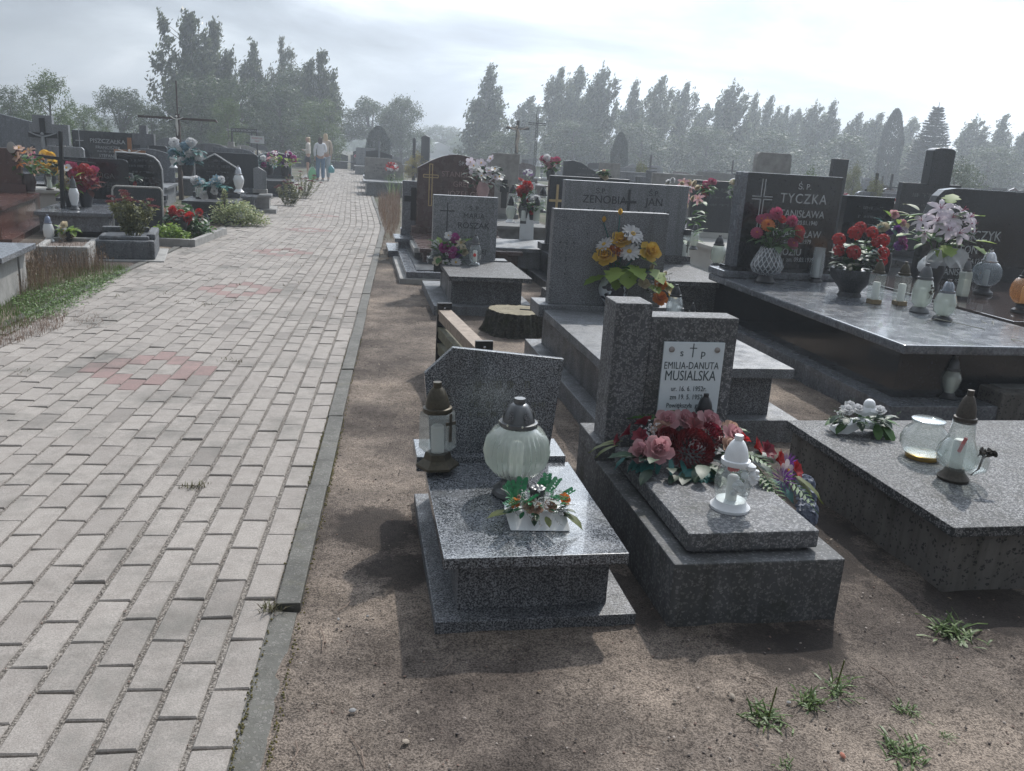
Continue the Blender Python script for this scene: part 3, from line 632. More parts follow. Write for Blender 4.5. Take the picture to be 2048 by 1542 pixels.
def crucifix(parent,x,y,z,h,mat,fmat,t_=.03,w_=None,d=.03):
    w_=w_ or h*.62
    put('cross',MB().box(x-t_,x+t_,y,y+d,z,z+h).box(x-w_/2,x+w_/2,y-.001,y+d-.002,z+h*.66-t_,z+h*.66+t_),mat,parent,.003)
    s=h*.24; f=MB()
    f.tube([(x,y-.02,z+h*.66-.04-s*.0),(x,y-.03,z+h*.66-s*.7),(x+.01,y-.03,z+h*.66-s*1.5),(x,y-.02,z+h*.66-s*2.2)],[s*.16,s*.19,s*.14,s*.06],8)
    for s1 in (-1,1): f.tube([(x,y-.03,z+h*.66-s*.12),(x+s1*s*.55,y-.025,z+h*.66+s*.02),(x+s1*s*1.05,y-.02,z+h*.66+s*.22)],[s*.09,s*.06,s*.045],6)
    f.lathe([(.001,0),(s*.13,s*.08),(s*.14,s*.18),(.001,s*.3)],8,M=Matrix.Translation((x,y-.04,z+h*.66-s*.02)))
    put('crucified_figure',f,fmat,parent)
t,w,tp,z0,p=hgrave('tall grey cross shaped stone bearing a black crucifix, far left',66,100,230,16.5,'rect',GP,a=R(14),slab=(1.1,1.7,.42),th=.16)
h_=HS_; put('cross_arm',MB().box(-.24,.44,.002,.158,.60,.98),GP,h_,.006); crucifix(h_,.0,-.032,.16,.92,BLK,plain('dull_cast_metal',(.26,.27,.28),.5,.3),.045,.50)
hgrave('large pale blue grey panel stone cut by the left frame edge',-60,92,228,18.5,'slant',SB,a=R(14),slab=(1.4,1.7,.5))
hgrave('grey framed stone with small black name plate right of the stepped cross stone',93,162,293,15.6,'soft',GP,a=R(14),slab=(1.0,1.5,.42),sm=PAL,cross=(0,.45,.12,.34,.06,BLK))
t,w,tp,z0,p=hgrave('wide black headstone lettered in white with a thin metal cross fixed at its left',150,258,263,19.5,'rect',BK,a=R(14),slab=(1.2,1.7,.42),ins=[('PISZCZAŁKA',.08,.72,.13,LET_G),('FRANCISZEK',.08,.58,.09,LET_G),('19.06.1921  08.12.1998',.08,.50,.05,LET_G),('STEFANIA',.08,.38,.09,LET_G)],cross=(-.38,.22,.72,.17,.008,SIL))
t,w,tp,z0,p=hgrave('carved grey stone with stepped silhouette and an orange wooden cross leaning before it',252,306,250,18.6,'crossed',GG,a=R(14),slab=(1.0,1.7,.42),th=.2)
crucifix(t,-.18,-.25,.45,.85,ORN,IVORY,.04,.62)
hgrave('black gable topped headstone with a pale rope edge, left of the path',392,470,308,15.9,'gable',BK,a=R(14),slab=(.9,1.3,.35),sm=BKd,ins=LET_M,border=plain('rope_edge',(.40,.41,.42),.8,var=.5,sc=120),th=.07)
hgrave('dark headstone with softly rounded corner just right of the gable topped one',418,512,306,18.0,'soft',BKd,a=R(14),slab=(1.1,1.6,.35),sm=SB)
hgrave('tall dark stone with a bright sloping shoulder behind the soft cornered one',430,514,296,21,'shoulder',SB,a=R(14),slab=(1.1,1.6,.4))
hgrave('dark arched stone with a pale ribbon on top, beyond the bright shoulder stone',516,580,305,24.0,'round',BKd,a=R(14),slab=(1.1,1.6,.4),border=LET_G)
hgrave('small tapered grey side stone standing close to the path edge',507,531,334,17.8,'slant',GP,a=R(14),slab=(.5,.6,.35),sm=CON)
hgrave('grey blocky monument with three cross shaped tops left of the arched stones',432,480,283,26,'crossed',CON,a=R(14),slab=(1.2,1.6,.4),th=.25)
hgrave('dark low headstone left of the tall wooden crucifix',268,330,290,21,'soft',BKd,a=R(14),slab=(1.2,1.6,.4),ins=LET_M)
hgrave('brown low headstone right of the tall wooden crucifix',388,430,289,28,'rect',BR,a=R(14),slab=(1.2,1.6,.4))
# ---- auto field beyond
random.seed(101)
ORD=['first','second','third','fourth','fifth','sixth','seventh','eighth','ninth','tenth','eleventh','twelfth','thirteenth','fourteenth','fifteenth','sixteenth','seventeenth','eighteenth','nineteenth','twentieth']
FIELD=[]
cols=[('black',BKd),('black',BK),('grey',GG),('blue grey',SB),('brown',BR),('pale grey',GP),('concrete grey',CON)]
shs=['rect','soft','arch','round','slant','shoulder','wave','gable','crossed']
shn=dict(rect='square',soft='soft cornered',arch='arched',round='round topped',slant='slant topped',shoulder='one shouldered',wave='wavy topped',gable='gabled',crossed='cross shaped')
FM={}
def fieldgrave(key,ci,sh):
    k=(ci,sh)
    if k not in FM:
        m=cols[ci][1]; w=1.0; sm=m if ci in(0,1,4) else cols[random.choice([2,3,5,6])][1]
        L_=[]
        L_.append(('grave_box',MB().box(-.48,.48,-1.75,.2,-.02,.36).mesh('grave_box',sm),None))
        L_.append(('slab',MB().box(-.55,.55,-1.85,.02,.362,.41).mesh('slab',sm),None))
        L_.append(('headstone',MB().prism([(px*w,pz*.72) for px,pz in SH[sh]],0,.1).mesh('headstone',m,.008,1),.41))
        s_=MB(); random.seed(ci*10+len(sh)); [strokes(s_,-.3,.34,.45-.1*q,.045,-.002) for q in range(3)]
        L_.append(('inscription',s_.mesh('inscription',LET_M if ci in(0,1,3,4) else LET_D),.41))
        FM[k]=L_
    return FM[k]
def addfield(x,y,rot,ci,sh,label,group,sc=1.0,hz=1.0):
    t=thing('grave',label,'grave',(x,y,0),rot,group); hs=None
    for nm,me,z in fieldgrave(0,ci,sh):
        if nm=='inscription':
            ob(nm,me,hs)
        else:
            o=ob(nm,me,t,loc=(0,0,z or 0),scale=(sc,1,hz if nm=='headstone' else 1)); hs=o if nm=='headstone' else hs
    return t
rng=random.Random(5)
rowY=[15.5,18.5,21.5,24.5,28,32,36,41,46,52]
for r,Y in enumerate(rowY):
    step=1.75+.03*Y; k=0; x=1.2+.1*Y*0
    xl=(-2.9-.21*(Y-15)) if Y>26 else 1.5
    xmax=Y*.66+1
    x=xl+1.3
    while x<xmax and k<20:
        xx=x+rng.uniform(-.2,.2); yy=Y+ (xx)*math.tan(A0)*.9+rng.uniform(-.25,.25)
        if rng.random()<.86:
            ci=rng.choice([0,0,1,2,2,3,4,5,6]); sh=rng.choice(shs); hz=rng.uniform(.75,1.25)
            lab=f"{cols[ci][0]} {shn[sh]} gravestone, {ORD[k]} from the path, {ORD[r]} row of the right field"
            t=addfield(xx,yy,A0+rng.uniform(-.03,.03),ci,sh,lab,'graves in the far field',rng.uniform(.85,1.35),hz); FIELD.append((t,cols[ci][0]+' '+shn[sh]+' gravestone',k,r,'right'))
            k+=1
        x+=step*rng.uniform(.85,1.3)
for r,Y in enumerate([18.5,22.5,26,30,34.5,39,44]):
    k=0; x=-(.235*Y+3.8) if Y<20 else -(.235*Y+3.1)
    while x>-Y*.66-1.5 and k<14:
        xx=x+rng.uniform(-.2,.2); yy=Y+rng.uniform(-.3,.3)
        if rng.random()<.85:
            ci=rng.choice([0,1,0,2,3,5,6]); sh=rng.choice(shs)
            lab=f"{cols[ci][0]} {shn[sh]} gravestone, {ORD[k]} from the path, {ORD[r]} row of the left field"
            t=addfield(xx,yy,R(14)+rng.uniform(-.03,.03),ci,sh,lab,'graves in the far field',rng.uniform(.85,1.3),rng.uniform(.8,1.2)); FIELD.append((t,cols[ci][0]+' '+shn[sh]+' gravestone',k,r,'left')); k+=1
        x-=(1.8+.03*Y)*rng.uniform(.85,1.3)
# row that closes the path
for k in range(7):
    q=pw(-3.4+k*1.05,51+.3*(k%2)); addfield(q[0],q[1],A0,[6,2,0,6,3,2,5][k],['rect','soft','arch','rect','slant','soft','round'][k],f"low grave {['at the left end','second','third','in the middle','fifth','sixth','at the right end'][k]} of the row closing off the path",'graves at the end of the path',.9,.55)
# ================================================================ CROSSES, POSTS, SIGNS
b_=at(363,400); t=thing('wooden_cross','tall brown timber crucifix with pale figure and wire rays, left of the path','cross',(b_.x,b_.y-.0,0),0)
Yc=b_.y; zt=atY(360,162,Yc).z; za=atY(355,237,Yc).z; xl=atY(276,232,Yc).x-b_.x; xr=atY(432,242,Yc).x-b_.x
put('post',MB().box(-.045,.045,-.03,.03,-.1,za+.1),RUST,t,.004); put('upper_shaft',MB().box(-.012,.012,-.01,.01,za+.1,zt),RUST,t)
put('crossbar',MB().box(xl,xr,-.026,.026,za-.025,za+.025).prism([(xr,za+.025),(xr+.04,za-.04),(xr+.02,za-.05),(xr-.01,za)],-.02,.02),RUST,t,.003)
f=MB(); f.tube([(0,-.06,za),(0,-.07,za-.12),(.01,-.07,za-.25),(0,-.05,za-.36)],[.02,.03,.022,.012],7)
for s_ in (-1,1): f.tube([(0,-.06,za-.02),(s_*.08,-.05,za+.0),(s_*.14,-.04,za+.04)],[.014,.010,.007],5)
f.lathe([(.001,0),(.022,.02),(.02,.045),(.001,.06)],8,M=Matrix.Translation((0,-.07,za+.01))); put('crucified_figure',f,IVORY,t)
ry=MB()
for a in range(20,360,45): ry.tube([(math.cos(R(a))*.08,0,za+math.sin(R(a))*.08),(math.cos(R(a))*.30,0,za+math.sin(R(a))*.30)],.004,4)
put('wire_rays',ry,BLK,t)
b_=at(127,464); t=thing('metal_cross','slim black iron cross standing before the worn lettered headstone, left foreground','cross',(b_.x,b_.y,0),0); Yc=b_.y; t.rotation_euler=(0,R(3.2),0)
zt=atY(122,262,Yc).z; za=atY(122,316,Yc).z
put('post',MB().box(-.022,.022,-.02,.02,-.05,zt),BLK,t,.002); xl=atY(56,309,Yc).x-b_.x; xr=atY(182,321,Yc).x-b_.x
put('crossbar',MB().box(xl,-.022,-.012,.012,za-.008,za+.012).box(.022,xr,-.012,.012,za-.03,za-.012).box(xl*.6,0,-.013,.011,za-.03,za+.012),BLK,t,.002)
b_=at(1022,440); t=thing('wayside_crucifix','grey crucifix with bent thin figure above a white board','cross',(b_.x,b_.y+3,0),0); Yc=b_.y+3
zt=atY(1018,240,Yc).z; put('post',MB().box(-.04,.04,0,.05,0,zt),CONd,t,.004); put('crossbar',MB().box(-.3,.3,.0,.045,zt-.22,zt-.16),CONd,t,.004)
f=MB(); f.tube([(0,-.05,zt-.2),(.04,-.07,zt-.38),(0,-.06,zt-.55),(.03,-.05,zt-.78)],[.03,.045,.035,.018],7); [f.tube([(0,-.05,zt-.22),(s_*.14,-.04,zt-.2),(s_*.27,-.02,zt-.14)],[.02,.014,.01],5) for s_ in (-1,1)]; f.lathe([(.001,0),(.035,.03),(.03,.07),(.001,.09)],8,M=Matrix.Translation((-.02,-.08,zt-.2))); put('crucified_figure',f,plain('aged_figure',(.38,.33,.28),.7),t)
put('board',MB().box(-.14,.14,-.02,-.002,zt-1.05,zt-.83),OFFW,t,.002)
b_=at(1066,400); t=thing('iron_cross','tall dark lattice iron cross right of the crucifix with the white board','cross',(b_.x,b_.y+2,0),0); Yc=b_.y+2; zt=atY(1072,228,Yc).z
f=MB(); [f.tube([(s_*.035,0,0),(s_*.035,0,zt)],.01,5) for s_ in (-1,1)]
for k in range(int(zt/.1)): f.tube([(-.035,0,k*.1),(.035,0,k*.1+.1)],.006,4); f.tube([(.035,0,k*.1),(-.035,0,k*.1+.1)],.006,4)
f.tube([(-.3,0,zt-.3),(.3,0,zt-.3)],.016,6); f.tube([(-.3,0,zt-.36),(.3,0,zt-.36)],.012,6); put('lattice_shaft',f,BLK,t); put('pedestal',MB().box(-.14,.14,-.1,.1,0,.25),CONd,t,.01)
b_=at(757,377); t=thing('litter_post','grey steel post with a small latticed bin frame beside the right edge of the path','bin post',(b_.x,b_.y,0),0); zt=atY(756,282,b_.y).z
put('post',MB().box(-.03,.03,-.03,.03,-.1,zt),plain('galvanised_grey',(.20,.22,.24),.5,.4),t,.003); f=MB(); [f.tube([(.02+.05*k,.12,.05),(.02+.05*k,.12,.62)],.008,4) for k in range(5)]; f.tube([(0,.12,.62),(.24,.12,.62)],.01,4); f.tube([(0,.12,.1),(.24,.12,.1)],.01,4); put('bin_frame',f,plain('galvanised_grey',(0,0,0)),t); put('footing',MB().box(-.14,.2,-.25,.25,-.05,.05),CON,t,.01)
def post(x,y0,y1,Y,wid,label,mt=DGM,nm='post'):
    p=atY(x,y1,Y); t=tag(put(nm,MB().box(-wid,wid,-wid,wid,-.1,p.z-.04).prism([(-wid,p.z-.04),(wid,p.z-.04),(0,p.z+.03)],-wid,wid),mt,None,.005,loc=(p.x,p.y,0)),label,'post')
post(829,0,276,34,.06,'thin dark post rising above the left end of the brown arched gravestone'); post(852,0,272,34,.16,'stout dark square pillar with a pale pointed cap above the brown arched gravestone')
# signs on posts
p=atY(488,258,30); t=thing('notice_banner','dark lettered notice strip on posts above the left field','sign',(p.x,p.y,0),0); wB=(atY(515,262,30)-atY(462,262,30)).length
bb=put('board',MB().box(-wB/2,wB/2,0,.02,p.z-.12,p.z+.02),plain('dark_board',(.05,.055,.055),.7),t); txt('lettering',[('ZNICZE DO WYKORZYSTANIA',1)],LET_G,bb,0,p.z-.085,-.003,.105,sx=.85); put('post',MB().box(-wB/2,-wB/2+.05,.02,.06,0,p.z),BKd,t); put('post',MB().box(wB/2-.05,wB/2,.02,.06,0,p.z),BKd,t)
p=atY(514,272,29); t=thing('notice_board','small white notice board with red lettering just below the dark strip','sign',(p.x,p.y,0),0)
bb=put('board',MB().box(-.23,.23,0,.02,p.z-.24,p.z),OFFW,t,.002); txt('lettering',[('PROSIMY NIE',1),('PALIĆ',1)],plain('red_letter',(.35,.07,.07),.5),bb,0,p.z-.10,-.003,.075,sx=.8); put('post',MB().box(-.02,.02,.02,.05,0,p.z),BKd,t)
# ================================================================ LANTERNS
GC=glass('clear_glass',(.90,.93,.92),.10); GM=glass('milky_glass',(.86,.90,.86),.42,bodyc=(.72,.78,.72)); GA=glass('amber_glass',(.95,.72,.45),.35,bodyc=(.75,.42,.18)); GCU=glass('cut_glass',(.80,.84,.86),.28,rough=.12)
def prof_dome(r,z0,z1,ch=.28): 
    hgt=z1-z0; return [(r,z0),(r*1.04,z0+hgt*.06),(r*1.02,z0+hgt*.16),(r*.86,z0+hgt*.18),(r*.82,z0+hgt*.34),(r*.70,z0+hgt*.55),(r*.50,z0+hgt*.74),(r*.34,z0+hgt*.82)],[(r*.30,z0+hgt*.81),(r*.30,z1)]
LK={
 'globe':dict(base=[(.24,0),(.26,.02),(.25,.06),(.17,.10),(.155,.16),(.19,.20)],glass=[(.17,.19),(.26,.25),(.345,.34),(.375,.46),(.35,.58),(.27,.69),(.20,.73)],cap=(.215,.72,1.0),n=64,rib=32,amp=.035),
 'jar':dict(base=[(.19,0),(.20,.02),(.17,.08),(.12,.12)],glass=[(.12,.12),(.20,.22),(.215,.45),(.17,.62),(.14,.68)],cap=(.15,.67,1.0),n=40,rib=20,amp=.02),
 'vase':dict(base=[(.17,0),(.18,.03),(.12,.09),(.10,.14)],glass=[(.10,.14),(.16,.30),(.19,.48),(.15,.60),(.115,.66)],cap=(.125,.65,1.0),n=28,rib=0,amp=0),
 'waist':dict(base=[(.17,0),(.175,.06),(.13,.10)],glass=[(.13,.10),(.12,.25),(.10,.42),(.13,.58),(.14,.64)],cap=(.13,.63,1.0),n=24,rib=0,amp=0),
 'angel':dict(base=[(.26,0),(.265,.035),(.22,.075),(.2,.12)],glass=[(.2,.12),(.235,.25),(.24,.4),(.2,.56),(.17,.62)],cap=(.185,.61,1.0),n=32,rib=0,amp=0),
 'prism':dict(base=[(.26,0),(.26,.03),(.17,.10),(.15,.17)],glass=[(.15,.17),(.225,.23),(.21,.62),(.20,.66)],cap=(.17,.65,1.0),n=6,rib=0,amp=0,flat=1),
 'block':dict(base=[(.155,0),(.15,.10)],glass=[(.15,.10),(.165,.16),(.165,.66),(.13,.70)],cap=(.12,.69,1.0),n=4,rib=0,amp=0,flat=1),
 'tomb':dict(base=[(.235,0),(.22,.03),(.15,.09)],glass=[(.145,.09),(.14,.83)],cap=None,n=4,rib=0,amp=0,flat=1,top=[(.15,.83),(.15,1.0)]),
 'cut':dict(base=[(.22,0),(.21,.04),(.16,.08),(.17,.13)],glass=[(.165,.13),(.19,.2),(.17,.93),(.18,1.0)],cap=None,n=36,rib=12,amp=.03),
}
LCACHE={}
def lantern_parts(kind,gm,cm,bm_):
    key=(kind,gm.name,cm.name,bm_.name)
    if key in LCACHE: return LCACHE[key]
    d=LK[kind]; n=d['n']; flat=d.get('flat'); ph=PI/4 if n==4 else 0; out=[]
    out.append(('base',MB().lathe(d['base'],n if flat else max(20,n//2),sm=not flat,ph=ph).mesh('base',bm_,.004 if flat else 0),None))
    g=MB(); g.lathe(d['glass'],n,sm=not flat or False,rib=d['rib'],amp=d['amp'],caps=False,ph=ph,twist=0)
    out.append(('glass',g.mesh('glass',gm),None))
    z0,z1=d['glass'][0][1],d['glass'][-1][1]; out.append(('candle',MB().lathe([(.075,z0-.01),(.078,z0+(z1-z0)*.62),(.06,z0+(z1-z0)*.66)],16).mesh('candle',WAX),None))
    if d['cap']:
        a,b=prof_dome(*d['cap']); out.append(('cap',MB().lathe(a,28).mesh('cap',cm),None)); out.append(('chimney',MB().lathe(b,16).mesh('chimney',[cm]),'cap'))
    if 'top' in d: out.append(('cap',MB().lathe(d['top'],n,sm=False,ph=ph).mesh('cap',cm,.008),None))
    LCACHE[key]=out; return out
def lantern(kind,label,loc,h,gm=None,cm=None,bm_=None,wx=1.0,rot=0,group=None,tilt=0,name='grave_lantern'):
    t=thing(name,label,'grave lantern',loc,rot,group); t.rotation_euler=(0,R(tilt),rot); ch={}
    for nm,me,par in lantern_parts(kind,gm or GC,cm or BLK,bm_ or cm or BLK):
        ch[nm]=ob(nm,me,ch[par] if par else t,scale=(h*wx,h*wx,h) if not par else None)
    return t,ch
def lp(px,py,z): return at(px,py,z)
BKP=plain('black_lantern_plastic',(.02,.021,.024),.3,.1)
GPR=glass('pressed_glass',(.84,.87,.86),.30,bodyc=(.50,.54,.54))
# near lanterns
t,c=lantern('prism','bronze capped six sided glass lantern on the left of the nearest speckled grave',lp(869,935,.276)+Vector((0.01,.02,0)),.335,GPR,BRZ,BRZ,.95,R(8),tilt=-2)
f=MB().box(-.006,.006,-.064,-.062,.10,.21).box(-.022,.022,-.064,-.062,.165,.178); put('cross_relief',f,BRZd,t,loc=(.012,0,.02),rot=(R(2),0,R(30)))
t,c=lantern('globe','large ribbed glass globe lantern with grey dome lid on the nearest speckled slab',lp(1028,992,.252)+Vector((.0,.02,0)),.365,GM,plain('pewter_plastic',(.11,.115,.12),.35,.4),plain('pewter_plastic',(0,0,0)),.86)
f=MB()
for k in range(8):
    a=2*PI*k/8+.2; f.lathe([(.012,0),(.012,.004)],10,M=Matrix.Translation((math.cos(a)*.222,math.sin(a)*.222,.765))@Matrix.Rotation(a,4,'Z')@Matrix.Rotation(PI/2,4,'Y'))
put('vent_holes',f,plain('cream_dot',(.6,.6,.5),.5),c['cap'])
f=MB()
for k in range(6):
    a=2*PI*k/6; f.lathe([(.001,.001),(.032,0),(.034,.002),(.001,.006)],14,M=Matrix.Translation((math.cos(a)*.178,math.sin(a)*.178,.84))@Matrix.Rotation(a,4,'Z')@Matrix.Rotation(R(68),4,'Y')@Matrix.Diagonal((1.7,1,1,1)))
put('dark_panels',f,granite('pierced_panel',(.01,.01,.012),(.2,.2,.21),sc=90,rough=.4),c['cap'])
lb=lp(1463,1022,.292); t,c=lantern('angel','white lidded glass lantern with small white angel, before the big flower spray',(lb.x,lb.y+.03,.292),.27,GC,WHP,WHP,.98,R(15))
f=MB(); random.seed(2)
for k in range(26):
    x,y,z=random.uniform(-.02,.03),random.uniform(-.05,-.035),random.uniform(.06,.15); f.lathe([(.001,-.012),(.012,-.006),(.014,.003),(.001,.012)],7,M=Matrix.Translation((x+.03*(z>.11),y,z))@Matrix.Rotation(random.uniform(0,3),4,'X'))
f.lathe([(.001,0),(.016,.01),(.017,.022),(.001,.034)],12,M=Matrix.Translation((.035,-.045,.15)))
put('angel_figure',f,WHP,t); f=MB(); [f.lathe([(.001,-.016),(.013,-.008),(.014,.004),(.001,.014)],12,M=Matrix.Translation((-.012+s_*.008,-.012,.155))) for s_ in (-1,1)]; put('red_heart',f,plain('red_plastic',(.55,.04,.03),.35),t)
b_=l2w(at(1345,1238),A0,.415,.875); t,c=lantern('vase','black lidded frosted lantern half hidden between the spray and the white plaque',(b_.x,b_.y-.02,.292),.235,GM,BKP,WHP,1.25)
q=lp(1843,915,.262); t=tag(thing('glass_bowl','','x',(q.x,q.y,.262),0),'empty round clear glass bowl without a lid on a yellow ring','glass bowl'); t.scale=(1.12,1.12,1.2)
prof=[(.052,.0),(.060,.010),(.075,.025),(.088,.05),(.090,.075),(.078,.105),(.058,.122),(.054,.135),(.060,.142),(.058,.146)]
put('bowl',MB().lathe(prof,48,rib=14,amp=.02,caps=False),GC,t); put('gold_ring',MB().lathe([(.060,0),(.062,.003),(.062,.016),(.057,.018)],36),plain('yellow_brass_ring',(.55,.36,.10),.25,.6),t); put('rim',MB().lathe([(.057,.14),(.062,.142),(.062,.147),(.057,.149)],36),GCU,t)
put('wax_floor',MB().lathe([(.05,.014),(.07,.022),(.01,.026)],24),glass('wax_film',(.85,.85,.8),.35),t)
q=lp(1910,962,.262); t,c=lantern('vase','aged bronze lantern with glass chimney and dark metal rose, right of the glass bowl',(q.x,q.y+.02,.262),.30,GC,BRZd,BRZd,.95)
bpy.data.objects.remove(c['glass']); t.scale=(1.2,1.2,1.28)
prof=[(.035,.035),(.062,.055),(.068,.08),(.055,.11),(.042,.145),(.036,.19),(.038,.2)]
put('glass_chimney',MB().lathe(prof,32,caps=False),GC,t)
f=MB(); f.lathe([(.05,.04),(.085,.07),(.082,.10),(.066,.13)],32,caps=False,M=Matrix.Translation((-.01,-.012,0))@Matrix.Rotation(R(14),4,'Y')); put('leaf_glass',f,GC,t)
c['cap'].location=(0,0,-.002)
f=MB()
for k in range(16): a=k*2.4; rr=.004+.0012*k; f.petal(.022,.02,1.2,.3,M=Matrix.Translation((.05+math.cos(a)*rr,-.07,.118+math.sin(a)*rr))@Matrix.Rotation(a,4,'Y')@Matrix.Rotation(PI/2,4,'X'))
f.tube([(.05,-.065,.11),(.045,-.06,.06),(.03,-.05,.035)],.004,5); put('metal_rose',f,BRZd,t)
f=MB(); f.tube([(-.01,-.02,.10),(.0,-.03,.15)],.006,5); put('red_ribbon',f,plain('red_plastic',(0,0,0)),t)
for k_ in ('candle',): c[k_].location=(0,0,-.01)
# on the grave with the yellow roses
q=lp(1345,640,.405); lantern('jar','black lidded lantern below the orange rose, peeping over the terrazzo headstone',(q.x,q.y-.02,.405),.25,GCU,BKP,BKP,1.05)
q=lp(1374,650,.405); lantern('waist','small black chimney lantern right of the black domed one behind the terrazzo headstone',(q.x,q.y-.12,.405),.17,GC,BKP,BKP)
# on the wide double grave
q=lp(1367,527,.42); t,c=lantern('tomb','square clear lantern with flat black lid and small cross on its pane',(q.x,q.y,.42),.36,GC,DGM,DGM,.92,A0+.1)
put('cross_relief',MB().box(-.006,.006,-.047,-.045,.12,.24).box(-.02,.02,-.047,-.045,.19,.202),BRZd,t)
q=lp(1433,533,.42); lantern('jar','ribbed clear lantern with pointed dark lid, right of the square lantern on the double grave',(q.x,q.y,.42),.33,GM,DGM,DGM,1.1)
q=lp(1387,494,.45); lantern('vase','slender lantern with a yellow flower print behind the square lantern',(q.x,q.y,.42),.33,GM,DGM,DGM,1.0)
q=lp(1400,470,.45); lantern('jar','white lantern with dark lid farthest back behind the square lantern',(q.x,q.y,.42),.26,GM,DGM,DGM,1.1)
# on the ledge slab
def ll(px,py,*a,**k): q=lp(px,py,.503); return lantern(a[0],a[1],(q.x,q.y,.503),*a[2:],**k)
ll(1747,607,'block','tall facetted glass bronze lidded lantern, left one of the pair on the blue grey slab',.335,GC,BRZ,plain('gold_brown_base',(.22,.17,.10),.4,.4),1.1,rot=A0)
ll(1798,610,'block','tall facetted glass bronze lidded lantern, right one of the pair on the blue grey slab',.33,GC,BRZ,plain('gold_brown_base',(0,0,0)),1.1,rot=A0)
t,c=ll(1838,624,'jar','wide shouldered frosted lantern with a grey rose drawn on its side, on the ledge',.355,GM,plain('pewter_plastic',(0,0,0)),plain('pewter_plastic',(0,0,0)),.98)
f=MB(); random.seed(8)
for k in range(9): f.petal(.02,.014,.4,.2,M=Matrix.Translation((.025+random.uniform(-.012,.012),-.083,.17+random.uniform(-.02,.03)))@Matrix.Rotation(random.uniform(0,6),4,'Y')@Matrix.Rotation(PI/2,4,'X'))
f.tube([(.025,-.08,.16),(.012,-.08,.11)],.002,4); put('rose_relief',f,BRZd,t)
ll(1884,640,'jar','short round lantern with a shiny dark lid at the front corner of the ledge',.285,GM,plain('chrome_dark',(.25,.27,.3),.12,.9),BKP,1.2)
ll(1922,600,'block','slim white lantern with vertical lettering relief behind the short round one',.34,GM,plain('pewter_plastic',(0,0,0)),DGM,.85,rot=A0)
ll(1630,563,'cut','cut glass vase without a lid between the zinnias and the geranium bowl',.30,GCU,BKP,BKP,.95)
q=lp(1893,795,.13)-Vector((0,.015,0)); lantern('vase','grey stained lantern standing low on the plinth step under the blue grey slab',(q.x,q.y,.132),.27,GM,plain('pewter_plastic',(0,0,0)),DGM,1.15)
q=lp(1965,588,.512); lantern('globe','blue tinted lattice glass lantern before the grey lettered headstone',(q.x,q.y,.512),.38,glass('blue_glass',(.82,.87,.9),.4,bodyc=(.30,.35,.39)),SIL,DGM,.8)
q=lp(2040,625,.512); lantern('globe','amber honeycomb glass lantern cut by the right edge',(q.x,q.y,.512),.36,GA,BKP,DGM,.72)
# on the square grey headstone grave
q=lp(949,531,.345); t,c=lantern('jar','heart shaped clear lantern with red rose print, right of the purple bouquet',(q.x,q.y-.0,.345),.31,GC,plain('pewter_plastic',(0,0,0)),GC,.95)
put('red_print',MB().lathe([(.001,-.02),(.016,-.01),(.014,.012),(.001,.02)],10,M=Matrix.Translation((0,-.055,.11))),plain('red_plastic',(0,0,0)),t)
# left side lanterns
q=lp(99,483,.19); lantern('jar','bulky milky lantern with a silver blue lid in the soil of the grassy concrete frame',(q.x,q.y,.19),.30,glass('white_glass',(.8,.8,.8),.75,bodyc=(.75,.77,.78)),plain('blue_silver',(.22,.25,.33),.3,.7),WHP,.9)
q=lp(150,420,.34); lantern('vase','tall white lantern with dark lid before the red flowers on the table like slab',(q.x,q.y,.34),.46,glass('white_glass',(0,0,0)),plain('pewter_plastic',(0,0,0)),DGM,.8)
q=lp(100,380,.46); lantern('waist','white lantern with brown lid right of the pink lily vase',(q.x,q.y,.46),.33,GM,BRZd,BRZd,1.0)
q=lp(92,380,.42); lantern('jar','squat lantern with black lid under the yellow flowers',(q.x,q.y+1.2,.42),.30,glass('white_glass',(0,0,0)),BKP,BKP,.9)
q=lp(384,466,0); lantern('waist','white hourglass lantern standing on the soil inside the path side kerb',(q.x,q.y,0),.42,glass('white_glass',(0,0,0)),plain('mauve_lid',(.16,.14,.16),.4),WHP,1.05)
q=lp(347,330,.5); 
p_=atY(347,330,15); lantern('vase','white angel shaped lantern left of the white and blue bouquet',(p_.x,p_.y,p_.z-.05),.42,glass('white_glass',(0,0,0)),WHP,WHP,.85)
p_=atY(400,398,13); lantern('block','clear square lantern with dark lid before the blue bouquet',(p_.x,p_.y,max(0,p_.z)),.33,GC,DGM,DGM,1.3)
p_=atY(478,385,13.2); lantern('vase','white angel lantern on the dark slab at the foot of the soft cornered stone',(p_.x,p_.y,max(.2,p_.z)),.40,glass('white_glass',(0,0,0)),SIL,WHP,1.1)
p_=atY(412,440,12.5); lantern('waist','small white lantern hidden under the variegated shrub',(p_.x,p_.y,0),.35,glass('white_glass',(0,0,0)),BKP,WHP,1.1)
for k,(x,y,Y,lab) in enumerate(((1024,420,11.2,'with pointed leaf glass, leftmost of the group by the leaning name board'),(1020,445,10.6,'with a little print, front left of the group by the name board'),(1046,447,10.6,'with slim body beneath the red gladiolus'),(1072,447,10.6,'with square body beneath the red hibiscus'),(1084,425,11,'half hidden at the right of the group by the name board'))):
    q=atY(x,y,Y); lantern(['jar','vase','block','block','jar'][k],'clear lantern '+lab,(q.x,q.y,q.z if q.z>.2 else .34),.32,GM if k%2 else GC,BKP,[DGM,WHP][k%2],1.1,group='lanterns by the name board')
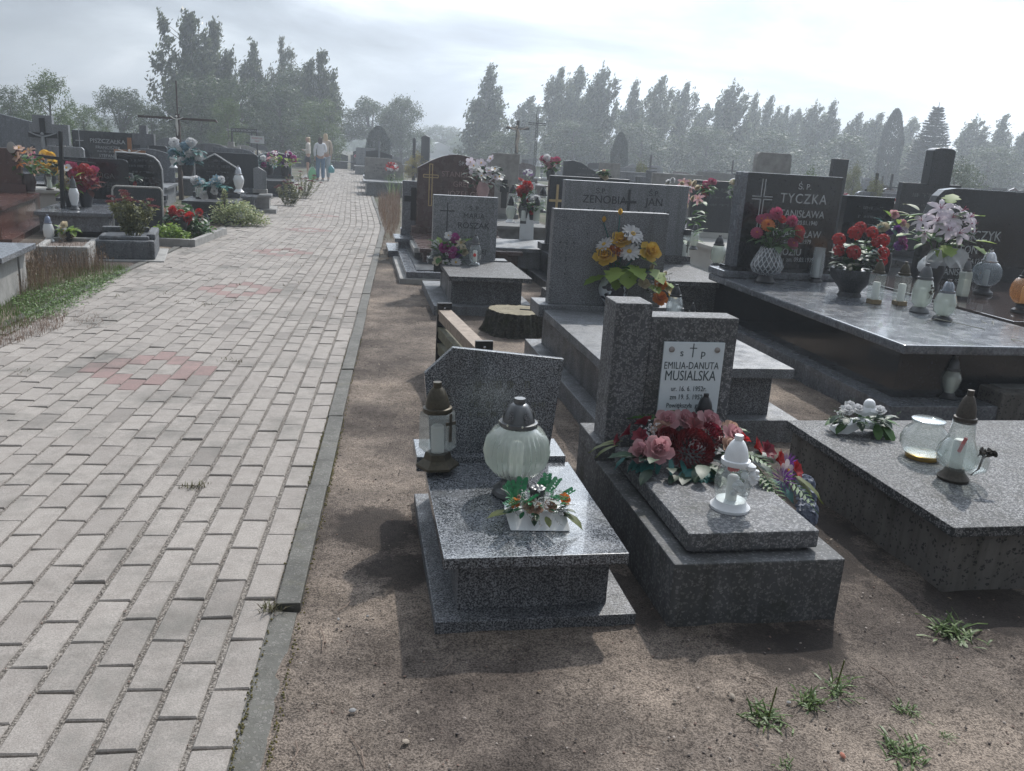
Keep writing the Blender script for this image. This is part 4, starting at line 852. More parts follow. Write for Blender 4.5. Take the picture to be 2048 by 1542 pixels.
for k,(x,y,Y,lab) in enumerate(((1422,458,13,'left one of the pair before the faintly lettered blue stone'),(1443,460,13,'right one of the pair before the faintly lettered blue stone'),(1075,358,15.5,'left one of the pair beside the lattice iron cross'),(1090,358,15.5,'right one of the pair beside the lattice iron cross'))):
    q=atY(x,y,Y); lantern('waist','white waisted lantern, '+lab,(q.x,q.y,q.z),.34,GM,WHP,WHP,1.1)
# ================================================================ FLOWERS
def col(name,c,c2=None,tr=.45): return leafm('petal_'+name,c,c2,tr)
F_Y=col('yellow',(.75,.52,.10),(.62,.38,.06)); F_O=col('orange',(.62,.22,.06),(.5,.15,.04)); F_W=col('white',(.70,.70,.70),(.55,.56,.58)); F_CR=col('cream',(.62,.56,.42),(.5,.42,.3)); F_R=col('red',(.48,.03,.03),(.30,.015,.02)); F_DR=col('dark_red',(.17,.015,.02),(.08,.008,.012),.2)
F_P=col('pink',(.66,.40,.42),(.48,.24,.27)); F_HP=col('hot_pink',(.45,.08,.16),(.32,.05,.12)); F_V=col('violet',(.22,.06,.30),(.12,.03,.2)); F_M=col('magenta',(.38,.06,.26),(.26,.04,.18)); F_L=col('lilac',(.72,.66,.72),(.58,.50,.57)); F_B=col('pale_blue',(.25,.38,.45),(.16,.26,.34)); F_PE=col('peach',(.60,.43,.34),(.42,.26,.20)); F_GB=col('grey_blue',(.20,.23,.30),(.12,.14,.2)); F_BUR=col('burgundy',(.28,.03,.05),(.14,.012,.03))
G_L=leafm('leaf_green',(.07,.17,.035),(.035,.09,.02)); G_Y=leafm('leaf_lime',(.26,.36,.07),(.14,.24,.04),.45); G_D=leafm('leaf_dark',(.025,.065,.03),(.012,.035,.018),.2); G_T=leafm('leaf_teal',(.03,.17,.16),(.015,.09,.09),.25); G_E=leafm('leaf_emerald',(.04,.24,.10),(.02,.14,.06)); G_O=leafm('leaf_olive',(.16,.18,.05),(.08,.10,.03))
BC={}
def bloom(kind,m,m2=None):
    key=(kind,m.name,m2.name if m2 else '')
    if key in BC: return BC[key]
    random.seed(len(BC)+40); mb=MB(); m2=m2 or F_Y
    def ry(k,n,tilt,Ln,Wd,bend,cup=.25,off=0,mi=0,tip=.9,wide=.55,z=0,r=0,ruf=0):
        for i in range(n):
            a=2*PI*i/n+off; mb.petal(Ln,Wd,bend,cup,tip,M=Matrix.Rotation(a,4,'Z')@Matrix.Translation((r,0,z))@Matrix.Rotation(-tilt,4,'Y'),mi=mi,wide=wide,ruf=ruf)
    if kind=='rose':
        ry(0,5,R(0),1.12,.9,R(30),.3,0,tip=.8,wide=.65,ruf=.03); ry(1,5,R(22),1.0,.85,R(42),.35,.6,tip=.8,wide=.65,z=.04,ruf=.03); ry(2,4,R(46),.85,.7,R(45),.45,.2,tip=.7,wide=.6,z=.08,ruf=.02); ry(3,4,R(68),.78,.55,R(40),.5,.9,tip=.7,wide=.6,z=.08); ry(4,3,R(82),.74,.4,R(20),.6,.3,tip=.7,wide=.6,z=.1)
    elif kind=='bud': ry(0,4,R(76),1.3,.75,R(22),.5,0,wide=.4); ry(1,3,R(82),1.25,.6,R(15),.5,.7,wide=.4)
    elif kind=='daisy': ry(0,14,R(12),1,.30,-R(15),.15,0,wide=.7,tip=.6); ry(1,10,R(24),.85,.26,-R(10),.15,.2,wide=.7,tip=.6); mb.lathe([(.001,.06),(.2,.08),(.19,.17),(.001,.24)],12,mi=1)
    elif kind=='zinnia': ry(0,16,R(2),1,.34,-R(10),.1,0,wide=.75,tip=.5); ry(1,14,R(16),.8,.3,-R(5),.1,.2,wide=.75,tip=.5,z=.05); ry(2,10,R(34),.55,.26,0,.1,.4,wide=.75,tip=.5,z=.08); mb.lathe([(.001,.1),(.2,.14),(.16,.26),(.001,.3)],12,mi=1)
    elif kind=='lily': ry(0,3,R(48),1.15,.46,-R(85),.35,0,wide=.5,tip=1); ry(1,3,R(42),1.1,.36,-R(80),.3,PI/3,wide=.5,tip=1); [mb.tube([(0,0,.1),(math.cos(a)*.12,math.sin(a)*.12,.5),(math.cos(a)*.22,math.sin(a)*.22,.62)],.018,4,mi=1) for a in (0,1.3,2.6,3.9,5.2)]
    elif kind=='mum':
        for i in range(150):
            t_=i/150; ph=math.acos(1-t_*1.25); a=i*2.39996; mb.petal(.42,.17,R(70),.5,.6,M=Matrix.Rotation(a,4,'Z')@Matrix.Rotation(ph,4,'Y')@Matrix.Translation((0,0,.62))@Matrix.Rotation(-R(62),4,'Y'),wide=.6,nu=3)
    elif kind=='carn':
        for i in range(52):
            t_=i/52; ph=math.acos(1-t_*1.1); a=i*2.39996; mb.petal(random.uniform(.5,.8),.46,R(random.uniform(-10,40)),.3,.4,M=Matrix.Rotation(a,4,'Z')@Matrix.Rotation(ph,4,'Y')@Matrix.Translation((0,0,.35))@Matrix.Rotation(-R(50),4,'Y'),wide=.75,nu=3,ruf=.05)
    elif kind=='spike':
        for i in range(70):
            t_=i/70; ph=math.acos(1-t_*1.3); a=i*2.39996; mb.petal(.75,.09,R(10),.1,1,M=Matrix.Rotation(a,4,'Z')@Matrix.Rotation(ph,4,'Y')@Matrix.Translation((0,0,.25))@Matrix.Rotation(-R(80),4,'Y'),wide=.5,nu=2)
    elif kind=='gera':
        for i in range(22):
            a=i*2.39996; ph=R(100)*math.sqrt(i/22); c_=Matrix.Rotation(a,4,'Z')@Matrix.Rotation(ph,4,'Y')@Matrix.Translation((0,0,.75))
            for q in range(5): mb.petal(.34,.30,R(5),.1,.5,M=c_@Matrix.Rotation(q*2*PI/5+i,4,'Z')@Matrix.Rotation(-R(8),4,'Y'),wide=.7,nu=2)
    elif kind=='orchid': ry(0,5,R(20),1,.75,-R(10),.1,PI/10,wide=.6,tip=.6); ry(1,3,R(60),.45,.3,R(30),.3,0,mi=1)
    elif kind=='glad':
        for i in range(7): mb.petal(.9,.6,R(-30),.4,.9,M=Matrix.Rotation(i*.9,4,'Z')@Matrix.Rotation(-R(50),4,'Y')@Matrix.Translation((0,0,0)),wide=.6)
    elif kind=='gyp':
        for i in range(34):
            c_=Vector((random.gauss(0,.45),random.gauss(0,.45),random.gauss(.2,.35))); 
            for q in range(4): mb.petal(.16,.13,0,.1,.5,M=Matrix.Translation(c_)@Euler((random.uniform(-1,1),random.uniform(-1,1),q*PI/2)).to_matrix().to_4x4(),nu=2)
    if kind in('carn','gera','zinnia','daisy'): mb.sm=[False]*len(mb.sm)
    me=mb.mesh('flower',[m,m2]); BC[key]=me; return me
LFC={}
def leafmesh(shape):
    # returns function adding a leaf of length 1 along +x
    def f(mb,M,mi=0):
        if shape=='oval': mb.petal(1,.48,-.5,.25,1,M=M,mi=mi,wide=.45)
        elif shape=='long': mb.petal(1,.20,-.7,.2,1,M=M,mi=mi,wide=.5)
        elif shape=='grape':
            pts=[(0,0),(.18,.30),(.32,.22),(.40,.48),(.62,.30),(.70,.34),(1,0),(.70,-.34),(.62,-.30),(.40,-.48),(.32,-.22),(.18,-.30)]
            v=[(x,y,-.18*x*x+.12*abs(y)) for x,y in pts]+[(.45,0,-.05)]; mb.add(v,[(12,i,(i+1)%12) for i in range(12)],mi,True,M)
        elif shape=='fern':
            for k in range(9):
                t_=.08+k*.1; w=.30*math.sin(PI*min(1,t_+.12)); z=-.35*t_*t_
                for s_ in (-1,1): mb.petal(w,.075,-.2,.1,1,M=M@Matrix.Translation((t_,0,z))@Matrix.Rotation(s_*R(58),4,'Z'),mi=mi,nu=2)
            mb.tube([(0,0,0),(.5,0,-.09),(1,0,-.35)],.012,3,M=M,mi=mi)
        elif shape=='needle': 
            for k in range(12): mb.tube([(k*.07,0,0),(k*.07+.1,random.uniform(-.16,.16),random.uniform(-.1,.16))],.010,3,M=M,mi=mi)
        elif shape=='euc':
            for k in range(6):
                for s_ in (-1,1): mb.petal(.22,.2,.1,.1,.5,M=M@Matrix.Translation((.12+k*.15,0,-.02*k))@Matrix.Rotation(s_*R(75),4,'Z')@Matrix.Rotation(-R(15),4,'Y'),mi=mi,nu=2)
            mb.tube([(0,0,0),(1,0,-.12)],.012,3,M=M,mi=mi)
    return f
def foliage(parent,m,shape,items,name='leaves'):
    mb=MB(); fn=leafmesh(shape)
    for (x,y,z,az,el,s_) in items:
        fn(mb,Matrix.Translation((x,y,z))@Matrix.Rotation(az,4,'Z')@Matrix.Rotation(-el,4,'Y')@Matrix.Scale(s_,4))
    return put(name,mb,m,parent)
def rleaves(n,rx,ry,z0,z1,s0,s1,el0=-.2,el1=.9,c=(0,0)):
    out=[]
    for i in range(n):
        a=random.uniform(0,2*PI); r=math.sqrt(random.random()); out.append((c[0]+rx*r*math.cos(a),c[1]+ry*r*math.sin(a),random.uniform(z0,z1),a+random.uniform(-.5,.5),random.uniform(el0,el1),random.uniform(s0,s1)))
    return out
def bl(t,kind,m,x,y,z,r,az=None,el=None,m2=None,stem=None,nm=None):
    # az: heading the face looks towards (0=+x, -90deg = to the camera); el elevation of face
    az=R(-90) if az is None else az; el=R(45) if el is None else el
    o=ob(nm or 'flower',bloom(kind,m,m2),t,loc=(x,y,z),scale=r); o.rotation_euler=(Matrix.Rotation(az,3,'Z')@Matrix.Rotation(PI/2-el,3,'Y')).to_euler(); return o
def stems(t,pts,base,m=None,r=.003):
    mb=MB()
    for p in pts: mb.tube([base,((base[0]+p[0])/2,(base[1]+p[1])/2,(base[2]*.35+p[2]*.65)),p],r,4)
    put('stems',mb,m or G_L,t)
D=R
# 1 dish on the nearest grave
q=lp(1072,1062,.252); t=thing('flower_dish','beige roses and sprigs with a dark angel head in a white wedge dish','flower arrangement',(q.x,q.y,.254),R(6))
dish=MB().prism([(-.10,0),(.115,0),(.075,.055),(-.105,.055)],.0,.10,M=Matrix.Identity(4)); dm=MB(); dm.add([(-.085,-.005,0),(.115,-.005,0),(.105,.05,.045),(-.105,.05,.05),(-.09,.12,0),(.10,.12,0),(.09,.11,.05),(-.10,.11,.05)],[(0,1,2,3),(1,5,6,2),(4,0,3,7),(5,4,7,6),(3,2,6,7),(0,4,5,1)])
put('dish',dm,WHP,t,.004); random.seed(31)
bl(t,'rose',F_PE,-.022,.03,.072,.026,D(-95),D(35));
bl(t,'rose',F_PE,.045,.035,.072,.024,D(-80),D(40)); bl(t,'rose',F_O,.095,.06,.085,.024,D(-50),D(40)); bl(t,'bud',F_PE,-.055,.06,.085,.018,D(-110),D(60))
bl(t,'rose',F_PE,.0,.02,.07,.022,D(-90),D(20)); bl(t,'rose',F_O,-.07,.035,.08,.02,D(-120),D(40)); bl(t,'gyp',F_W,.0,.06,.09,.04); bl(t,'gyp',F_W,.07,.07,.09,.035); bl(t,'gyp',F_W,-.07,.04,.07,.025); bl(t,'gyp',F_W,.085,.02,.06,.02)
foliage(t,G_E,'euc',rleaves(7,.05,.03,.05,.09,.07,.11,.1,1.3,(-.05,.05))+rleaves(5,.04,.03,.06,.1,.06,.09,.3,1.4,(.04,.07)),'eucalyptus_sprigs')
foliage(t,G_O,'oval',[(-.08,.03,.05,PI+.1,.1,.09),(.09,.03,.05,-.5,-.2,.09),(.03,.0,.05,-1.4,-.1,.05)]); foliage(t,G_E,'oval',rleaves(34,.10,.045,.04,.10,.022,.035,-.2,1.2,(0,.04))); foliage(t,G_D,'oval',rleaves(30,.10,.04,.035,.07,.03,.05,-.3,.6,(0,.04))); foliage(t,leafm('silver_leaf',(.42,.45,.42),(.25,.28,.26)),'long',rleaves(16,.08,.04,.05,.1,.05,.08,.2,1.3,(0,.05)),'silver_leaves'); [bl(t,'gyp',F_W,x_,y_,.085,.022) for x_,y_ in ((-.04,.08),(.03,.02),(.05,.09))]
foliage(t,plain('dry_sprig',(.2,.17,.14),.8),'needle',rleaves(6,.06,.03,.04,.08,.05,.09,.2,1.2)+[(0,0,.045,-1.4,-.2,.06),(.06,0,.045,-1.1,-.2,.05)],'dry_sprigs')
f=MB(); f.lathe([(.001,0),(.022,.012),(.026,.03),(.02,.046),(.001,.056)],14); [f.lathe([(.001,0),(.010,.004),(.009,.012),(.001,.015)],8,M=Matrix.Translation((math.cos(a)*.02,math.sin(a)*.02,.038))) for a in [k*.8 for k in range(8)]]; f.lathe([(.003,0),(.004,.008),(.001,.012)],6,M=Matrix.Translation((0,-.025,.02)))
put('angel_head',f,DGM,t,loc=(.005,.07,.075))
# 2 big spray on the terrazzo grave
o2=at(1345,1238); q=l2w(o2,A0,.27,.62); t=thing('grave_spray','large flower spray with deep red chrysanthemum, pink roses and teal leaves','flower arrangement',(q.x,q.y,.294),A0); t.scale=(1.12,1.12,1.12)
random.seed(77)
bl(t,'mum',F_DR,-.0,-.0,.06,.082,D(-95),D(38)); bl(t,'mum',F_DR,-.075,.045,.075,.055,D(-110),D(45)); bl(t,'mum',F_BUR,.085,.06,.09,.055,D(-70),D(50))
for x,y,z,r,az,el,m_ in ((-.135,-.03,.07,.055,-100,40,F_P),(-.185,-.01,.06,.045,-130,30,F_P),(-.055,.13,.12,.048,-100,45,F_P),(.02,.15,.12,.045,-80,50,F_P),(.10,.12,.12,.052,-70,50,F_P),(.15,.02,.10,.05,-60,45,F_P),(.12,-.03,.085,.035,-70,40,F_PE)): bl(t,'rose',m_,x,y,z,r,D(az),D(el))
for x,y,z,r,az,el,m_ in ((-.20,.09,.09,.05,150,30,F_BUR),(-.13,.13,.11,.05,110,45,F_BUR),(.22,-.03,.08,.05,-30,30,F_R),(.27,-.10,.06,.05,-40,20,F_R),(.19,.02,.09,.045,20,45,F_R),(-.24,.08,.07,.035,170,15,F_BUR)): bl(t,'glad',m_,x,y,z,r,D(az),D(el))
for x,y,z,r in ((.33,-.07,.03,.05),(.27,-.16,.01,.055)): bl(t,'spike',F_V,x,y,z,r,D(-50),D(30))
for x,y,z,r in ((.30,-.12,.03,.04),): bl(t,'orchid',F_W,x,y,z,r,D(-60),D(20))
for x,y,z,r in ((.40,-.10,-.08,.05),(.37,-.17,-.10,.05),(.43,-.04,-.06,.045),(.34,-.22,-.10,.05)): bl(t,'gera',F_GB,x,y,z,r,D(-50),D(20))
foliage(t,G_T,'oval',[(-.0,-.07,.02,D(a),-.15,random.uniform(.11,.14)) for a in (-150,-135,-122,-108,-95,-82,-70,-58,-45)]+[(-.16,-.03,.03,D(a),-.05,.08) for a in (-170,-150,-130,-115)]+[(.25,-.12,0,D(-60),-.2,.12),(.22,-.1,0,D(-90),-.2,.10)],'teal_leaves')
foliage(t,G_L,'fern',[(-.03,.14,.12,D(140),.2,.17),(-.02,.15,.12,D(60),.3,.15),(.12,.05,.12,D(20),.15,.15),(.14,-.05,.08,D(-50),.1,.16),(.2,-.1,.04,D(-90),0,.15),(.18,-.12,.03,D(-70),-.1,.18),(.28,-.15,.02,D(-60),-.2,.16),(.12,-.06,.03,D(-80),-.1,.14)],'fern_fronds')
foliage(t,G_O,'long',[(-.24,.08,.06,D(175),.1,.12),(-.25,.06,.06,D(190),0,.10),(.30,-.14,.03,D(-45),-.1,.16),(.30,-.13,.03,D(-55),-.15,.14),(-.22,.1,.06,D(160),.1,.1)],'bud_stems'); foliage(t,G_D,'oval',rleaves(46,.25,.12,-.0,.06,.07,.12,-.2,.5))
bl(t,'gyp',F_W,-.12,.09,.1,.04); foliage(t,G_T,'long',[(-.2+.03*k,.03-.01*k,.04,D(-160+14*k),-.1,.10) for k in range(6)],'teal_sprays')
for x,y,z,r,az,el,m_ in ((.03,.07,.12,.05,-90,60,F_DR),(.09,.04,.10,.045,-60,50,F_DR),(-.08,.06,.10,.04,-120,50,F_DR),(-.08,.10,.10,.04,-120,45,F_PE),(.06,.16,.12,.04,-80,60,F_BUR),(.17,.08,.10,.045,-50,50,F_PE),(-.17,.05,.09,.045,-140,40,F_BUR),(.24,-.07,.08,.05,-60,40,F_BUR),(.33,-.12,.03,.045,-50,30,F_R)): bl(t,'rose' if m_ is F_PE else 'glad',m_,x,y,z,r,D(az),D(el))
# 3 white rose dish
q=lp(1715,870,.262); t=thing('flower_dish','white roses and a small sleeping angel in a white curved dish','flower arrangement',(q.x+.02,q.y+.03,.264),R(3)); random.seed(5)
put('dish',MB().prism([(-.13,0),(-.12,.02),(-.05,.055),(.02,.065),(.09,.05),(.135,0),(.09,.0),(.04,.03),(-.02,.03),(-.07,.0)],-.035,.05),WHP,t,.003)
for x,y,z,r,m_ in ((-.07,.02,.095,.036,F_W),(-.02,.02,.10,.038,F_W),(-.04,.06,.11,.03,F_W),(.08,.02,.10,.033,F_W),(.10,.04,.10,.03,F_W)): bl(t,'rose',m_,x,y,z,r,D(-90),D(65))
foliage(t,G_D,'oval',rleaves(34,.12,.045,.05,.09,.05,.08,-.4,.5)); foliage(t,G_L,'fern',rleaves(9,.10,.04,.05,.09,.07,.11,-.3,.5),'fern_fronds'); bl(t,'gyp',F_W,-.10,.01,.085,.03); f=MB(); f.lathe([(.001,-.028),(.012,-.025),(.021,-.018),(.027,-.006),(.027,.006),(.021,.019),(.012,.026),(.001,.029)],16,M=Matrix.Translation((.035,.02,.135))); f.tube([(.0,.02,.09),(.03,.01,.11),(.07,.02,.10)],[.02,.026,.018],8); put('sleeping_angel',f,WHP,t)
foliage(t,G_L,'oval',[(-.1,0,.06,D(190),0,.09),(-.08,-.02,.05,D(215),-.2,.09),(.09,-.03,.05,D(-80),-.5,.1),(.06,-.03,.06,D(-100),-.5,.1),(.1,.02,.06,D(-10),.1,.1),(.08,-.03,.06,D(-60),-.4,.12)]); foliage(t,G_L,'needle',rleaves(26,.11,.05,.04,.08,.06,.1,-.3,.6)+rleaves(3,.02,.02,.1,.12,.04,.06,1,1.5,(-.04,.05)),'fir_needles')
# 4 yellow roses in mosaic vase
q=lp(1215,622,.405); t=thing('flower_vase','yellow roses, tulips and white daisies in a black and white patterned vase','bouquet',(q.x+.03,q.y+.02,.405),R(5)); t.scale=(1.22,1.2,1.08); random.seed(9)
vm=granite('mosaic_vase',(.02,.02,.03),(.55,.6,.65),sc=20,rough=.3,thr=.5,w=.02); put('vase',MB().lathe([(.05,0),(.055,.02),(.045,.05),(.08,.10),(.09,.15),(.075,.2),(.05,.23)],24),vm,t)
Q=[('rose',F_Y,-.07,-.04,.36,.070,-110,25),('rose',F_Y,.01,-.02,.46,.062,-95,40),('rose',F_Y,.175,-.04,.40,.070,-75,25),('bud',F_Y,-.09,0,.575,.030,-90,80),('bud',F_Y,-.0,0,.625,.034,-90,85),('daisy',F_W,.075,-.03,.51,.075,-60,40),('daisy',F_W,-.08,-.03,.435,.06,-150,40),('daisy',F_W,.06,-.06,.40,.07,-100,40),('bud',F_CR,.20,-.05,.29,.035,-80,70),('bud',F_CR,.28,-.03,.25,.032,-60,60),('rose',F_CR,.15,-.1,.20,.04,-80,40),('rose',F_O,.25,-.07,.20,.045,-70,35),('rose',F_O,.25,-.10,.11,.05,-80,30),('rose',F_O,.0,-.05,.39,.035,-90,40),('rose',F_O,-.035,-.05,.405,.03,-120,40),('rose',F_Y,.34,-.03,.13,.04,-60,40),('rose',F_CR,.30,-.04,.17,.04,-50,30)]
for k_,m_,x,y,z,r,az,el in Q: bl(t,k_,m_,x,y,z,r*1.02,D(az),D(el))
bl(t,'gyp',F_W,-.02,-.02,.42,.04); bl(t,'gyp',F_W,.22,-.08,.17,.05); bl(t,'gyp',F_W,.11,-.02,.44,.03)
stems(t,[(-.09,0,.57),(0,0,.62),(.075,-.02,.5),(.175,-.03,.4),(-.07,-.03,.34),(.2,-.04,.28),(.28,-.03,.23)],(0,0,.22),G_T)
foliage(t,G_Y,'grape',[(-.06,-.04,.24,D(195),-.3,.15),(.0,-.07,.30,D(-120),-.5,.14),(.07,-.07,.32,D(-60),-.4,.15),(.05,-.08,.30,D(-90),-.8,.15),(.2,-.05,.30,D(-60),-.5,.14),(.2,-.08,.2,D(-70),-.3,.1),(.27,-.06,.22,D(-20),-.4,.12),(-.0,-.06,.22,D(-100),-.8,.08),(.12,-.02,.37,D(-30),-.2,.13)],'vine_leaves')
foliage(t,G_T,'oval',[(-.06,0,.44,D(120),.5,.1),(-.05,0,.42,D(60),.9,.12),(.02,0,.5,D(80),1.0,.1),(.09,-.04,.42,D(0),.3,.09)]); foliage(t,G_D,'needle',rleaves(30,.12,.06,.15,.3,.08,.14,-.2,.6,(.15,-.02)),'fir_needles'); foliage(t,G_L,'oval',rleaves(16,.1,.06,.2,.33,.08,.12,-.2,.8,(.06,0)))
# 5 zinnias
SP5=.503
q=lp(1529,565,.503); t=thing('flower_vase','loose garden zinnias in pink, orange and red in a woven grey glass vase','bouquet',(q.x,q.y,.503),0); random.seed(14)
put('vase_foot',MB().lathe([(.085,0),(.09,.015),(.06,.05),(.055,.075)],24),DGM,t)
vp=[(.055,.07),(.115,.095),(.135,.14),(.115,.20),(.085,.26),(.068,.30)]; vz=put('vase',MB().lathe(vp,36,caps=False),glass('smoked_lattice_glass',(.4,.42,.45),.6,bodyc=(.10,.115,.13)),t)
def vr(q): q=q*(len(vp)-1); i_=min(len(vp)-2,int(q)); f_=q-i_; return vp[i_][0]*(1-f_)+vp[i_+1][0]*f_+.001,vp[i_][1]*(1-f_)+vp[i_+1][1]*f_
lat=MB()
for k in range(18):
    for sg in (-1,1): lat.tube([(vr(q/10)[0]*math.cos(k*PI/9+sg*q*.14),vr(q/10)[0]*math.sin(k*PI/9+sg*q*.14),vr(q/10)[1]) for q in range(11)],.0035,4)
put('lattice',lat,plain('pale_glass_ridge',(.5,.52,.55),.2,coat=.5),vz)
Q=[('carn',F_HP,.02,0,.585,.055),('carn',F_HP,.16,0,.53,.05),('zinnia',F_O,-.05,-.05,.49,.062),('zinnia',F_R,.23,-.03,.46,.055),('zinnia',F_R,.24,0,.40,.05),('zinnia',F_HP,-.13,-.03,.42,.055),('zinnia',F_HP,.18,-.05,.35,.055),('zinnia',F_HP,-.04,.05,.54,.05),('zinnia',F_R,.07,-.02,.545,.04),('zinnia',F_HP,-.09,.03,.53,.05)]
for k_,m_,x,y,z,r in Q: bl(t,k_,m_,x,y,z,r,D(-90+x*100),D(30),F_O if m_!=F_O else F_R)
stems(t,[(x,y,z) for _,_,x,y,z,_ in Q],(0,0,.28)); foliage(t,G_L,'oval',rleaves(34,.14,.07,.30,.46,.09,.14,-.4,.8,(.03,0))); foliage(t,G_D,'needle',rleaves(16,.12,.06,.32,.45,.08,.12,0,.8,(.12,0)),'fine_leaves')
# 6 geranium bowl
q=lp(1700,592,.503); t=thing('potted_geranium','red geranium in a wide black footed bowl in the middle of the ledge','potted plant',(q.x,q.y+.02,.503),0); t.scale=(1.08,1.08,1.08); random.seed(15)
put('bowl',MB().lathe([(.085,0),(.075,.03),(.09,.06),(.15,.13),(.165,.19),(.16,.2),(.145,.19),(.02,.17)],32),BKd,t)
Q=[(-.16,-.05,.41,.055),(-.15,-.06,.33,.05),(-.04,-.02,.46,.06),(-.0,0,.50,.05),(.09,0,.47,.05),(.17,-.02,.42,.055),(.19,-.02,.33,.05),(.12,-.03,.40,.04),(-.07,-.13,.33,.06),(.2,.0,.27,.045)]
for x,y,z,r in Q: bl(t,'gera',F_R,x,y,z,r,D(-90),D(50))
stems(t,[(x,y,z) for x,y,z,_ in Q],(0,0,.18)); foliage(t,G_D,'grape',rleaves(90,.13,.12,.17,.36,.06,.09,-.6,.5)); foliage(t,G_L,'grape',rleaves(40,.11,.1,.28,.40,.05,.08,-.4,.5))
# 7 lilies with tulle
q=lp(1880,585,.503); t=thing('flower_vase','tall bouquet of pale pink lilies with lime ivy leaves and white tulle ribbon','bouquet',(q.x,q.y+.18,.503),0); t.scale=(1.32,1.3,1.12); random.seed(16)
put('vase',MB().lathe([(.05,0),(.045,.05),(.07,.15),(.06,.22)],20),DGM,t)
Q=[(-.05,-.04,.62,.095,-110,30),(.08,-.03,.61,.085,-40,40),(-.07,-.07,.53,.09,-120,20),(.06,-.1,.45,.10,-90,20),(.15,-.05,.52,.08,-50,30),(-.15,-.03,.52,.08,-140,30),(.17,-.03,.46,.07,-30,20),(-.13,-.06,.43,.08,-120,10),(.0,-.1,.56,.09,-90,30),(-.02,-.12,.47,.085,-100,15),(.12,-.08,.57,.08,-60,40)]
for x,y,z,r,az,el in Q: bl(t,'lily',F_L,x,y,z,r,D(az),D(el),F_HP)
stems(t,[(x,y,z) for x,y,z,*_ in Q],(0,0,.2)); foliage(t,G_Y,'grape',[(.02,0,.66,D(60),.8,.13),(.2,-.06,.40,D(-20),.1,.13),(-.02,-.12,.36,D(-90),-.4,.14),(-.2,-.04,.42,D(190),0,.12),(.17,0,.58,D(20),.2,.12),(-.18,0,.55,D(160),.2,.12),(.2,-.05,.36,D(-50),-.4,.12),(.0,-.1,.34,D(-130),-.6,.12)],'ivy_leaves'); foliage(t,G_L,'oval',rleaves(34,.15,.08,.34,.58,.1,.14,-.2,.9)); foliage(t,G_O,'oval',[(-.2,.02,.55,D(150),.5,.14),(-.17,.0,.6,D(120),.6,.14)])
tl=MB(); random.seed(3)
for a0,s_ in ((190,.30),(215,.24),(-25,.30),(-60,.22),(-100,.2)): tl.petal(s_*.85,.17,-.9,.5,.3,M=Matrix.Translation((0,-.06,.33))@Matrix.Rotation(D(a0),4,'Z')@Matrix.Rotation(R(25),4,'Y')@Matrix.Rotation(R(35),4,'X'),wide=.75,nu=6,ruf=.012)
put('tulle_ribbon',tl,glass('white_tulle',(.85,.87,.88),.35,bodyc=(.75,.77,.8),rough=.6),t)
# 8 mixed pink and purple bouquet behind
q=lp(1775,548,.503); t=thing('flower_vase','mixed bouquet of pink, cream and purple blooms between the geranium and the lilies','bouquet',(q.x,q.y+.1,.503),0); random.seed(17)
put('vase',MB().lathe([(.05,0),(.06,.1),(.05,.2)],20),BKd,t)
Q=[('rose',F_P,-.0,0,.57,.055),('carn',F_CR,-.09,-.02,.45,.06),('rose',F_V,.04,-.04,.43,.05),('carn',F_L,.11,-.03,.42,.05),('carn',F_M,.1,-.08,.33,.05),('carn',F_V,.07,-.08,.28,.05),('rose',F_P,.1,0,.5,.04),('rose',F_M,.13,-.06,.27,.04),('carn',F_CR,.13,-.0,.47,.045),('rose',F_V,-.03,-.04,.40,.04)]
for k_,m_,x,y,z,r in Q: bl(t,k_,m_,x,y,z,r,D(-90+x*200),D(35))
stems(t,[(x,y,z) for _,_,x,y,z,_ in Q],(0,0,.18)); foliage(t,G_T,'oval',rleaves(20,.12,.06,.22,.5,.08,.13,-.4,.9)); foliage(t,G_Y,'oval',rleaves(10,.12,.05,.4,.58,.08,.13,.2,1.0,(.06,0)))
# dark heather pot behind geranium
q=lp(1712,525,.503); t=thing('potted_heather','round dark reddish dried heather plant behind the geranium bowl','potted plant',(q.x,q.y,.503),0); random.seed(18)
foliage(t,leafm('heather',(.10,.035,.035),(.03,.02,.015),.2),'needle',[( .02*math.cos(a),.02*math.sin(a),.3,a,e,.15) for a,e in [(random.uniform(0,6.28),random.uniform(-.3,1.5)) for _ in range(130)]],'foliage'); put('pot',MB().lathe([(.05,0),(.08,.14),(.02,.14)],16),BKd,t); put('stem',MB().tube([(0,0,.13),(0,0,.3)],.02,5),BKd,t)
# 9 purple bouquet
q=lp(905,527,.345); t=thing('flower_arrangement','purple and cream blooms with green leaves in a dark box left of the heart lantern','flower arrangement',(q.x+.0,q.y+.02,.347),R(5)); random.seed(19)
put('box_pot',MB().box(-.19,.02,-.05,.07,-.09,.05),BKd,t,.004)
Q=[('carn',F_M,-.09,-.05,.16,.06),('carn',F_M,-.0,-.06,.11,.065),('carn',F_M,.01,.0,.25,.055),('rose',F_V,.04,-.06,.1,.05),('orchid',F_CR,-.15,-.08,.02,.06),('orchid',F_W,-.07,-.1,.0,.05),('lily',F_CR,.07,-.03,.2,.07),('orchid',F_W,-.05,0,.27,.05),('daisy',F_W,.03,-.1,.02,.06),('rose',F_CR,.1,-.05,.12,.05),('orchid',F_W,-.17,.0,.18,.05)]
for k_,m_,x,y,z,r in Q: bl(t,k_,m_,x,y,z,r,D(-90+x*200),D(30))
